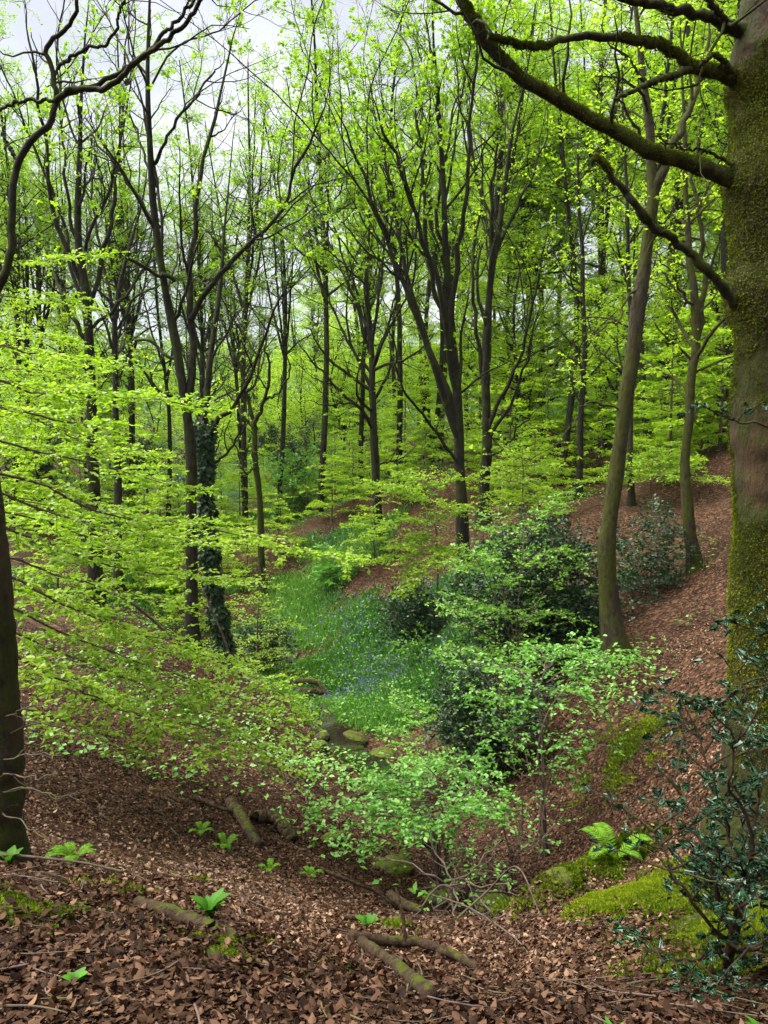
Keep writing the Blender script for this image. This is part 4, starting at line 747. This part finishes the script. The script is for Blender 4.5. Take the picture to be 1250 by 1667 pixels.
# ------------------------------------------------------------------ logs, sticks, stones
def stick(name, label, path, r0, r1, seed, m=M_log, forks=0, lift=.02, cat='log', ground=True, knots=0):
    rng = np.random.default_rng(seed); p3 = []
    for q in path:
        v = P(*q[:3]); 
        if ground: v[2] = gz(v) + lift + (q[3] if len(q) > 3 else 0)
        p3.append(v)
    p = curve(p3, 40, rng, r0 * .12); r = np.linspace(r0, r1, 40) * (1 + .08 * rng.normal(size=40)); r = (r + np.roll(r, 1)) / 2; r[0] = r0
    fb = Buf(); tubes(fb, p, r, 12); tubes(fb, p[:2][::-1], r[:2][::-1], 12)
    if forks:
        l1, q1 = spawn(rng, p[None], r[None], forks, t0=.3, ang=(30, 60), ln=(.15, .5), n=6, up=.1, wander=.5, rmin=.002); l1[..., 2] = np.maximum(l1[..., 2], H0(l1[..., 0], l1[..., 1]) + .005); tubes(fb, l1, q1, 5)
    o = fb.build(name, m, None); return tag(o, label, cat)
stick('fallen_log', 'brown mossy-ended log lying in the leaf litter by the ferns', [(376, 1305, 8.3, .06), (395, 1325, 7.9, .04), (420, 1348, 7.4)], .07, .05, 1)
stick('fallen_log', 'short mossy stump-like log right of the mossy-ended log', [(415, 1325, 8.2, .05), (440, 1312, 8.3, .1), (462, 1322, 8.2, .08), (475, 1330, 8.1)], .07, .075, 2)
stick('fallen_log', 'dark rotting log with moss below the broad-leaved plant', [(225, 1525, 3.5, .02), (300, 1535, 3.35, .03), (340, 1553, 3.2, .03), (382, 1572, 3.05, .02)], .03, .035, 3)
stick('fallen_branch', 'bare brown stick at the bottom centre, bent at its upper end', [(588, 1578, 3.65, .06), (596, 1596, 3.5, .05), (640, 1618, 3.2, .03), (672, 1640, 2.9, .02), (700, 1672, 2.6, .02)], .022, .03, 4, cat='branch')
stick('fallen_branch', 'long pale mossy stick lying across the gully mouth', [(570, 1552, 4.0, .03), (630, 1548, 4.1, .04), (680, 1550, 4.1, .06), (735, 1563, 4.0, .04), (775, 1583, 3.8, .02)], .03, .02, 5, cat='branch', forks=2)
stick('fallen_branch', 'upright forked twig rising from the long pale stick', [(660, 1552, 4.1, .06), (655, 1520, 4.15, .2), (645, 1490, 4.2, .34)], .012, .005, 6, cat='branch')
stick('fallen_branch', 'peeling tan log leaning beside the stony gully', [(636, 1412, 7.0, .1), (655, 1438, 6.7, .08), (682, 1466, 6.3, .04)], .045, .04, 7, cat='log')
stick('fallen_branch', 'long grey twig sloping through the litter under the left edge trunk', [(0, 1400, 4.2, .05), (70, 1425, 4.2, .05), (140, 1450, 4.2, .04), (200, 1472, 4.2, .03)], .008, .006, 8, m=M_twig, cat='branch', forks=2)
stick('fallen_branch', 'thin forked twig under the bright beech boughs', [(315, 1330, 8.0, .03), (350, 1325, 8.0, .03), (372, 1312, 8.0, .05), (400, 1310, 8.1, .05)], .022, .012, 9, cat='branch', forks=1)
stick('fallen_branch', 'thin mossy twig on the right half of the litter above the peeling log', [(520, 1385, 7.3), (570, 1400, 7.2, .05), (610, 1408, 7.2, .05), (640, 1415, 7.1)], .02, .012, 10, cat='branch', forks=3)
stick('fallen_branch', 'pale dead bough hanging low behind the bright beech boughs', [(125, 975, 13, 1.2), (200, 985, 13, 1.1), (255, 1020, 13.5, .8), (300, 1055, 14, .4), (360, 1085, 14.5, .1)], .03, .015, 11, m=M_twig, cat='branch', forks=2)
stick('fallen_branch', 'pale pole propped against the foot of the ivy trunk', [(385, 1085, 16.4), (360, 1040, 16.4, .75), (330, 1000, 16.4, 1.5)], .025, .015, 12, m=M_twig, cat='branch')
stick('fallen_branch', 'mossy twig beside the rosette on the open litter', [(560, 1475, 5.2, .02), (600, 1478, 5.2, .03), (640, 1480, 5.2, .02)], .014, .01, 13, cat='branch')
stick('fallen_branch', 'mossy root-like branch over the upper stream', [(475, 1102, 18.6, .35), (500, 1110, 18.3, .5), (520, 1105, 18.2, .45), (530, 1115, 18, .2)], .07, .05, 14, cat='branch')
stick('fallen_branch', 'mossy branch along the stream edge below the green clump', [(480, 1160, 16.6, .2), (510, 1165, 16.4, .3), (525, 1155, 16.4, .3)], .07, .05, 15, cat='branch')
stick('fallen_branch', 'tangle twig arching at the gully mouth', [(740, 1500, 5.6), (790, 1470, 5.8, .2), (840, 1480, 5.6, .25), (880, 1500, 5.2)], .009, .004, 16, m=M_twig, cat='branch', forks=4)
stick('fallen_branch', 'long thin twig crossing the litter right of the pale stick', [(700, 1440, 6.5, .2), (760, 1490, 5.4, .12), (830, 1540, 4.5, .05), (860, 1560, 4.2)], .007, .004, 17, m=M_twig, cat='branch', forks=3)
def stone(label, base, size, seed, moss=True, sink=.75):
    import bmesh
    rng = np.random.default_rng(seed); c = P(*base); c[2] = gz(c); bm = bmesh.new(); bmesh.ops.create_icosphere(bm, subdivisions=4, radius=1)
    V = np.array([v.co for v in bm.verts]); f = make_noise(seed + 90, 4, 1.6); V = np.sign(V) * np.abs(V) ** .8; V = V * (1 + .2 * f(V) + .05 * make_noise(seed + 50, 3, 7)(V))[:, None] * np.array(size) * .72
    for v, q in zip(bm.verts, V): v.co = q
    me = bpy.data.meshes.new('boulder'); bm.to_mesh(me); bm.free(); me.materials.append(M_rock); me.polygons.foreach_set('use_smooth', np.ones(len(me.polygons), bool))
    o = bpy.data.objects.new('boulder', me); COL.objects.link(o); o.location = c + np.array([0, 0, size[2] * (1 - sink) * .6]); o.rotation_euler.z = rng.uniform(0, 6.28); tag(o, label, 'rock'); return o
stone('mossy boulder at the top of the mossy bank beside the fern', (985, 1345, 7.0), (.22, .3, .24), 1)
stone('small mossy boulder where the grey twig tangle meets the bank', (905, 1490, 5.6), (.14, .14, .1), 2)
stone('low mossy boulder under the bright green sapling', (640, 1375, 8.3), (.3, .25, .15), 3)
stone('dark overhanging rock at the stream pool', (575, 1222, 14.2), (.34, .26, .2), 4)
stone('flat rock right of the stream pool', (620, 1240, 13.6), (.34, .3, .14), 5)
stone('mossy rock left of the stream pool', (525, 1225, 14), (.2, .2, .15), 6)
stone('grey stone in the gully under the saplings', (715, 1420, 7.6), (.2, .2, .14), 7)
stone('larger grey slab in the gully, right of the small stone', (800, 1440, 7.2), (.34, .3, .2), 8)
stone('mossy rock on the bank at the ivy trunk foot', (405, 1075, 18), (.6, .5, .35), 9)
stone('mossy stone poking from the litter in the open hollow', (330, 1435, 5.2), (.1, .06, .03), 10)
stone('mossy rock beside the upper stream', (480, 1125, 18.2), (.5, .5, .35), 11)
stone('small mossy stone near the mossy-ended log', (540, 1345, 8.6), (.2, .2, .12), 12)
stone('mossy lump beside the long pale stick', (640, 1515, 5.0), (.1, .1, .08), 13)

# stream: a ribbon of shallow water lying in the valley bottom
wp = curve([ground_at(470, 1085, 22), ground_at(440, 1105, 20), ground_at(455, 1145, 17.6), ground_at(500, 1190, 15.6), ground_at(550, 1235, 13.8), ground_at(620, 1290, 11.8), ground_at(700, 1380, 9.2)], 60)
wp[:, 2] = H0(wp[:, 0], wp[:, 1]) + .09
Tn = nrm(np.gradient(wp, axis=0)); Sx = nrm(np.cross(Tn, UP)); wdt = .30 + .12 * n1(wp * 1.3) + .25 * np.exp(-((wp[:, 1] - 13.9) / .8) ** 2)
V = np.stack([wp + Sx * wdt[:, None] * k for k in np.linspace(-1, 1, 9)], 1); V[..., 2] = np.minimum(V[..., 2], wp[:, None, 2]); ix = np.arange(60 * 9).reshape(60, 9)
b = Buf(); b.add(V, np.stack([ix[:-1, :-1], ix[:-1, 1:], ix[1:, 1:], ix[1:, :-1]], -1).reshape(-1, 4))
m, t, bs, o = mat('stream_water'); bs.inputs['Base Color'].default_value = (.012, .009, .006, 1); bs.inputs['Roughness'].default_value = .05; bs.inputs['Specular IOR Level'].default_value = .6
nz = N(t, 'ShaderNodeTexNoise', Scale=9.0, Detail=3.0); bp = N(t, 'ShaderNodeBump', Strength=.25, Distance=.02); t.links.new(nz.outputs[0], bp.inputs['Height']); t.links.new(bp.outputs[0], bs.inputs['Normal'])
tag(b.build('water', m), kind='structure')

for k in range(18):
    i_ = 8 + k * 3 % 50; e_ = wp[i_] + Sx[i_] * (1 if k % 2 else -1) * (wdt[i_] + .1); o_ = stone('dark wet stone half sunk along the edge of the stream', (625, 1200, 14), (.10 + .05 * (k % 4), .12 + .04 * (k % 3), .10), 40 + k); o_.location = (e_[0], e_[1], gz(e_) + .03); o_.rotation_euler.z = k * 1.3; o_['group'] = 'small stones lining the stream'
# ------------------------------------------------------------------ ground cover (uncountable)
rng = np.random.default_rng(91)
def near_water(x, y): return np.min(np.hypot(x[:, None] - wp[None, 14::2, 0], y[:, None] - wp[None, 14::2, 1]) - wdt[None, 14::2], 1)
def litter(n, dmin, dmax, size, a0=-30, a1=30, tpl=LEAFL, seed=0, name='leaf_litter'):
    rng = np.random.default_rng(seed); x, y, r = scatter(rng, n, dmin, dmax, a0, a1)
    keep = (rng.random(n) < .17 + np.clip(.42 + .8 * n1(np.stack([x, y, x * 0], -1) * 2.4) + np.clip(r - 4, 0, 3) * .12, 0, 1)) & (rng.random(n) > gmask(x, y) * .9) & (rng.random(n) > mmask(x, y) * (.80 + .25 * n2(np.stack([x, y, x * 0], -1) * 3))); x, y = x[keep], y[keep]; kw = np.ones(len(x), bool); q_ = (y > 8.5) & (y < 19) & (np.abs(x) < 4); kw[q_] = near_water(x[q_], y[q_]) > .0; x, y = x[kw], y[kw]; n = len(x)
    nn = nrm(gnormal(x, y) + rng.normal(size=(n, 3)) * .38); p = np.stack([x, y, H0(x, y) + rng.uniform(.0, .022, n) + .06 * np.clip(mmask(x, y), 0, 1) * (np.hypot(x, y) < 9)], -1)
    X = rng.normal(size=(n, 3)); X -= (X * nn).sum(1, keepdims=True) * nn
    pn = n1(p * 1.4) * .13; rv = np.clip(rng.beta(1.3, 1.6, n) + pn, 0, 1)
    b = Buf(); put_leaves(b, p, X, nn, size * rng.uniform(.35, 1.25, n), tpl, rng, rv, rng.normal(size=n) * .45)
    tag(b.build(name, M_litter), 'brown fallen beech leaves carpeting the woodland floor', 'leaf litter', kind='stuff')
litter(420000, 1.5, 26, .036, -31, 31, seed=5)
litter(260000, 1.5, 14, .022, -31, 31, LEAF6, seed=6, name='leaf_fragments')
x, y, r = scatter(rng, 1100, 1.9, 14, -30, 30, .6); b = Buf(); n = len(x); an = rng.uniform(0, 6.28, n); ln_ = rng.uniform(.06, .35, n); tp = np.linspace(-.5, .5, 5); bend = rng.normal(size=n) * .12
tx = x[:, None] + (tp[None] * np.cos(an)[:, None] - (tp ** 2)[None] * bend[:, None] * np.sin(an)[:, None] * 3) * ln_[:, None]; ty = y[:, None] + (tp[None] * np.sin(an)[:, None] + (tp ** 2)[None] * bend[:, None] * np.cos(an)[:, None] * 3) * ln_[:, None]
tubes(b, np.stack([tx, ty, H0(tx, ty) + .02 + rng.uniform(0, .015, (n, 1))], -1), rng.uniform(.0015, .005, (n, 1)) * np.linspace(1, .5, 5)[None], 5); tag(b.build('twig_litter', M_twig), 'small dry twigs strewn over the leaf litter', 'twigs', kind='stuff')
# grass and bluebell leaves on the far bank and flats
x, y, r = scatter(rng, 420000, 9, 48, -20, 24, .55)
gm = gmask(x, y); k = (rng.random(len(x)) < gm * 1.1) & (gm > .25); x, y, r = x[k][:90000], y[k][:90000], r[k][:90000]; n = len(x)
p = np.stack([x, y, H0(x, y) - .01], -1); X = nrm(np.stack([rng.normal(size=n) * .45, rng.normal(size=n) * .45, np.ones(n)], -1)); Nn = rng.normal(size=(n, 3))
GB = (np.array([[0, .06, 0], [0, -.06, 0], [.55, -.05, .05], [1, 0, .25], [.55, .05, .05]]), [np.array([[0, 1, 2, 4]]), np.array([[4, 2, 3]])])
b = Buf(); put_leaves(b, p, X, Nn, .26 * rng.uniform(.5, 1.2, n), GB, rng, np.clip(rng.uniform(0, 1, n) * .6 + .3 + .3 * n1(p), 0, 1))
tag(b.build('grass', M_grass), 'green bluebell leaves and grass on the valley bank', 'grass', kind='stuff')
k = (n1(p * .8 + 9) > .1) & (rng.random(n) < .045) & (r > 17); q = p[k] + np.stack([rng.normal(size=k.sum()) * .05, rng.normal(size=k.sum()) * .05, rng.uniform(.2, .33, k.sum())], -1); q = np.repeat(q, 3, 0) + rng.normal(size=(k.sum() * 3, 3)) * .03
b = Buf(); put_leaves(b, q, rng.normal(size=q.shape) - UP, rng.normal(size=q.shape), .05, LEAF4, rng); tag(b.build('bluebells', M_bell), 'hazy violet bluebell flowers on the green bank', 'bluebells', kind='stuff')
# low broadleaf ground cover
x, y, r = scatter(rng, 200000, 6, 40, -26, 26, .7); gm = np.maximum(gmask(x, y), 0); pat = n1(np.stack([x, y, x * 0], -1) * .9 + 4)
spots = mask_of([(300, 1290, 8.6, .7, .25), (420, 1270, 9.5, 1.0, .6), (480, 1330, 8.5, .5, .5), (560, 1330, 8.8, .8, 1), (200, 1240, 8.6, .6, .3), (980, 1190, 10.5, .7, .7), (1020, 1130, 11, .7, .7), (700, 1440, 6.8, .6, 1), (800, 1440, 6.8, .8, 1), (540, 1290, 10.5, 1, 1), (930, 1280, 9.5, .6, .6), (300, 960, 22, 3, 1), (400, 900, 28, 3, 1), (560, 800, 33, 3, 1), (650, 790, 32, 3, 1), (850, 770, 29, 3, 1), (700, 860, 25, 2.5, 1), (900, 800, 26, 2, .8), (150, 930, 24, 4, .9), (620, 980, 24, 2.5, .9)], x, y)
k = (rng.random(len(x)) < spots * np.clip(.07 + .012 * (r - 7), .07, .3) * np.clip(1 + 2 * pat, 0, 2)) | ((rng.random(len(x)) < gm * .6) & (gm > .2)) | ((pat > .62) & (r > 8.5) & (rng.random(len(x)) < .12)); x, y = x[k], y[k]; n = len(x)
p = np.stack([x, y, H0(x, y) + rng.uniform(.03, .22, n)], -1); b = Buf(); put_leaves(b, p, rng.normal(size=(n, 3)) * np.array([1, 1, .3]), nrm(UP * .9 + rng.normal(size=(n, 3)) * .35), .085 * rng.uniform(.5, 1.2, n), LEAF4, rng)
tag(b.build('ground_cover', M_sap), 'low leafy green ground cover along the stream', 'ground cover', kind='stuff')
# moss tufts
xy = np.concatenate([P(px, py, d)[None, :2] + rng.uniform(-2.2, 2.2, (int(130000 * rd * rd * 7.3 * min(1, 9 / d ** 2)) + 200, 2)) * rd for px, py, d, rd, a_ in MOSS]); x, y = xy[:, 0], xy[:, 1]; r = np.hypot(x, y)
mm = mmask(x, y); k = rng.random(len(x)) < np.clip(mm + .25 * n2(np.stack([x, y, x * 0], -1) * 12), 0, 1) ** 1.5; x, y, r = x[k], y[k], r[k]; n = len(x)
nn = gnormal(x, y); p = np.stack([x, y, H0(x, y) + .012 + .04 * np.clip(mm[k], 0, 1) + .02 * n1(np.stack([x, y, x * 0], -1) * 9) * np.clip(mm[k], 0, 1)], -1); b = Buf(); put_leaves(b, p, nn + rng.normal(size=(n, 3)) * 1.3, rng.normal(size=(n, 3)), .0055 * np.clip(r, 2.5, 7) * rng.uniform(.4, 1.4, n), LEAF4, rng, np.clip(.45 + .35 * n1(p * 4) + rng.normal(size=n) * .2, 0, 1))
tag(b.build('moss', M_moss), 'bright yellow-green moss cushions on the bank and litter', 'moss', kind='stuff')

# ------------------------------------------------------------------ woodland behind: prototypes, then copies
PS, PD = .78, .75
def proto_tree(name, label, group, seed, Ht=17, lo=.15, n1_=2.0, l1=(1.5, 4), leafm=M_beechdim, size=.16, sp=.05, flat=.6, bark=M_barkfar, r0=.17, keep=1.0, up=.15, forks=2):
    rng = np.random.default_rng(seed); root = thing(name, label, 'tree', (0, 0, 0), group); tb, cb = Buf(), Buf(); ps, rs = [], []
    sway = rng.normal(size=(4, 3)) * np.array([.35, .35, 0]); sway[0] = 0
    p = curve([np.array([0, 0, -.6]), np.array([0, 0, Ht * .33]) + sway[1], np.array([0, 0, Ht * .66]) + sway[2], np.array([0, 0, Ht]) + sway[3]], 26, rng, .02); ps.append(p); rs.append(np.linspace(r0, .03, 26))
    for k in range(forks):
        q = p[int(rng.uniform(8, 14))]; d = np.array([rng.normal(), rng.normal(), 0]); d = nrm(d); ps.append(curve([q, q + d * .8 + UP * Ht * .15, q + d * 1.6 + UP * Ht * .4], 26, rng, .02)); rs.append(np.linspace(r0 * .5, .02, 26))
    ps, rs = np.stack(ps), np.stack(rs); tubes(tb, ps, rs, 8)
    L1, R1 = spawn(rng, ps, rs, n1_ * 1.9, t0=lo, ang=(40, 80), ln=l1, n=7, up=up, wander=.5, taper=.5, rmin=.012, flat=flat * .6); tubes(tb, L1, R1, 4)
    L2, R2 = spawn(rng, L1, R1, 4.5, t0=.15, ang=(35, 65), ln=(.5, 1.4), n=5, up=.05, wander=.4, rmin=.006, flat=flat); tubes(tb, L2, R2, 3)
    kp = rng.random(len(L2)) < keep; leaves_on(cb, rng, L2[kp], sp * PD, size * PS, LEAF4, .55, off=.06); 
    L3, R3 = spawn(rng, L2, R2, 4.0, t0=.2, ln=(.2, .6), n=3, up=0, wander=.3, rmin=.004, flat=flat); kp = rng.random(len(L3)) < keep
    leaves_on(cb, rng, L3[kp], sp * PD, size * PS, LEAF4, .55, off=.05)
    tb.build('trunk', bark, root); cb.build('crown', leafm, root); return root
GRP = 'background trees of the wood'
pr = [proto_tree('beech_tree', 'tall slender beech with tiered yellow-green foliage in the wood behind', GRP, 101, 21, .1, 1.7),
      proto_tree('beech_tree', 'tall slender beech with tiered yellow-green foliage in the wood behind', GRP, 102, 24, .15, 1.5, r0=.2),
      proto_tree('woodland_tree', 'thin dark-stemmed tree with sparse green leaves in the wood behind', GRP, 103, 18, .35, 1.5, (1, 3), M_syc, .15, .07, .3, M_bark, .14, .6, .5),
      proto_tree('woodland_tree', 'bushy green understorey tree in the wood behind', GRP, 104, 9, .05, 2.4, (1.2, 3), M_beechdim, .14, .05, .7, M_barkfar, .09, 1, .1),
      proto_tree('bare_tree', 'nearly leafless grey tree standing up against the sky in the wood behind', GRP, 105, 20, .3, 1.15, (1.5, 4.5), M_syc, .12, .12, .1, M_barkfar, .15, .3, .9, 4)]
pr.append(layered('understorey_beech', 'low tiered young beech on the wooded slope behind', None, 4.5, 171, M_beechdim, .11, 1.9, 13, .08, 'tree', group='young beeches of the understorey', local=True))
pr.append(layered('understorey_beech', 'low tiered young beech on the wooded slope behind', None, 2.6, 172, M_beechdim, .10, 1.5, 10, .08, 'tree', group='young beeches of the understorey', local=True))
pr.append(proto_tree('dense_tree', 'broad dense leafy tree rising behind the dark stems in the wood behind', GRP, 106, 19, .1, 1.7, (1.8, 5), M_beechdim, .17, .045, .5, M_bark, .18, 1, .35, 4))
pr.append(proto_tree('holly_tree', 'dark evergreen holly mass in the shade of the wood behind', 'evergreens of the understorey', 107, 5, .02, 3.5, (.8, 2), M_dark, .14, .03, .2, M_bark, .07, 1, .2, 2))
pr.append(proto_tree('sycamore_tree', 'airy sycamore with bright spread leaves high among the dark stems in the wood behind', GRP, 108, 22, .4, 1.3, (2, 5.5), M_syc, .15, .06, .3, M_bark, .15, .8, .4, 4))
used = [False] * 10
def place(k, px, d, rot=None, sc=1.0, dz=0):
    rng = np.random.default_rng(int(px * 7 + d * 13)); o = pr[k] if not used[k] else copy_tree(pr[k]); used[k] = True
    x = (px - CX) / F * d; o.location = (x, d, float(H0(x, d)) + dz); o.rotation_euler.z = rng.uniform(0, 6.28) if rot is None else rot; s = sc * rng.uniform(.9, 1.1); o.scale = (s, s, s); return o
for k, px, d in [(0, 880, 36), (1, 980, 33), (0, 1090, 30), (1, 1180, 34), (2, 910, 30), (2, 1060, 27), (0, 830, 44), (1, 1040, 44), (0, 1150, 46), (2, 700, 36), (0, 760, 48), (1, 900, 54), (0, 1000, 58), (1, 1230, 50), (0, 1280, 30), (3, 840, 33), (3, 950, 40), (3, 1100, 38), (3, 1010, 29), (3, 1180, 27), (3, 690, 44), (3, 780, 40), (3, 1240, 38), (2, 1200, 26), (2, 655, 46),
                   (0, 680, 62), (1, 600, 66), (3, 560, 52), (3, 640, 56), (0, 520, 74), (1, 740, 70), (3, 470, 58), (3, 420, 66), (3, 500, 46),
                   (4, 110, 40), (4, -40, 34), (4, 340, 46), (2, 270, 38), (4, 420, 60), (2, 480, 66), (3, 60, 30), (3, 140, 36), (3, 240, 44), (3, 10, 40), (3, 330, 52), (3, 180, 52), (0, 100, 56), (0, -10, 48), (3, 380, 74), (3, 280, 70), (4, 540, 80), (0, 30, 70), (1, 200, 78), (3, 440, 88), (3, 520, 90), (2, 360, 90), (4, 310, 60), (4, 150, 42), (4, 330, 44), (4, 50, 38), (4, 400, 36), (9, 210, 36), (9, 320, 40), (9, 20, 32), (6, 400, 27), (6, 300, 23), (6, 610, 26), (6, 455, 29), (5, 235, 25), (4, 215, 38), 
    (7, 850, 36), (7, 1100, 52), (7, 1200, 42), (7, 800, 56), (1, 700, 44), (0, 590, 48),
    (5, 660, 34), (5, 720, 36), (5, 830, 28), (5, 890, 31), (5, 930, 35), (5, 980, 30), (5, 1060, 34), (5, 1110, 27), (5, 1160, 31), (5, 1200, 36), (5, 1090, 40), (5, 1000, 44), (5, 870, 42), (5, 780, 38), (5, 1170, 23), (5, 1090, 23), (5, 640, 44), (5, 720, 50), (5, 820, 50), (5, 930, 52), (5, 1130, 48), (5, 1220, 28),
    (6, 870, 25), (6, 800, 29), (6, 1075, 25), (6, 1140, 24), (6, 980, 34), (6, 1050, 29), (6, 690, 33), (6, 1010, 26), (6, 905, 27), (6, 1190, 30), (6, 760, 32),
    (5, 570, 42), (5, 520, 46), (5, 450, 40), (5, 390, 36), (5, 330, 34), (5, 260, 30), (5, 200, 34), (5, 130, 30), (5, 60, 27), (5, 10, 32), (5, 480, 54), (5, 420, 50), (5, 360, 46), (5, 290, 42), (5, 540, 58), (6, 470, 36), (6, 510, 38), (6, 350, 28), (6, 220, 24), (6, 90, 22), (6, 280, 26),
    (9, 450, 36), (9, 520, 33), (9, 585, 38), (9, 650, 34), (9, 715, 40), (9, 790, 32), (9, 860, 40), (9, 960, 38), (9, 1080, 36), (9, 400, 44), (9, 90, 38), (9, 1180, 40), (6, 575, 33), (6, 600, 37), (6, 650, 30), (5, 545, 36), (5, 615, 42), (6, 540, 31), (8, 500, 42), (8, 90, 34), (8, 200, 42), (8, 300, 48), (8, 30, 44), (8, 600, 60), (3, 560, 46), (3, 470, 52), (3, 400, 58), (3, 350, 60), (3, 620, 66), (3, 440, 78), (3, 540, 84)]:
    place(k, px, d)
# far wood on the hill: one mass nobody could count
rng = np.random.default_rng(121); n = 60000; r = rng.uniform(85, 420, n) ; a = np.radians(rng.uniform(-32, 32, n)); x, y = r * np.sin(a), r * np.cos(a)
cell = np.round(np.stack([x, y], -1) / 6.0); hx = (np.sin(cell[:, 0] * 12.9898 + cell[:, 1] * 78.233) * 43758.5) % 1; c_ = cell * 6 + (hx[:, None] - .5) * 4; hgt = 5 + hx * 6
dv = nrm(rng.normal(size=(n, 3))); R_ = np.stack([2.6 + hx, 2.6 + hx, hgt * .5], -1) * rng.uniform(.6, 1, (n, 1)) ** .3
p = np.stack([c_[:, 0], c_[:, 1], H0(c_[:, 0], c_[:, 1]) + hgt * .55], -1) + dv * R_
b = Buf(); put_leaves(b, p, rng.normal(size=(n, 3)), nrm(dv + rng.normal(size=(n, 3)) * .5), .9 * rng.uniform(.5, 1.3, n), LEAF6, rng, np.clip(hx * .7 + rng.uniform(0, .3, n), 0, 1))
tag(b.build('distant_wood', M_far), 'pale green far-off woodland covering the hill at the end of the valley', 'woodland', kind='stuff')

# thin woodland haze
b = Buf(); z0, z1 = float(gzz.min()) - 1, float(max(gzz.max() + 14, 60)); hx_, hy0, hy1 = 720., -720., 720.
V = np.array([[x_, y_, z_] for z_ in (z0, z1) for y_ in (hy0, hy1) for x_ in (-hx_, hx_)])
b.add(V, np.array([[0, 2, 3, 1], [4, 5, 7, 6], [0, 1, 5, 4], [2, 6, 7, 3], [0, 4, 6, 2], [1, 3, 7, 5]]))
hm = bpy.data.materials.new('haze'); hm.use_nodes = True; hn = hm.node_tree; hn.nodes.remove(hn.nodes['Principled BSDF']); pv = hn.nodes.new('ShaderNodeVolumePrincipled')
pv.inputs['Color'].default_value = (.86, .92, .9, 1); pv.inputs['Density'].default_value = .0002; pv.inputs['Anisotropy'].default_value = .2; hn.links.new(pv.outputs[0], hn.nodes['Material Output'].inputs['Volume'])
ho = b.build('haze', hm, smooth=False); tag(ho, kind='stuff')
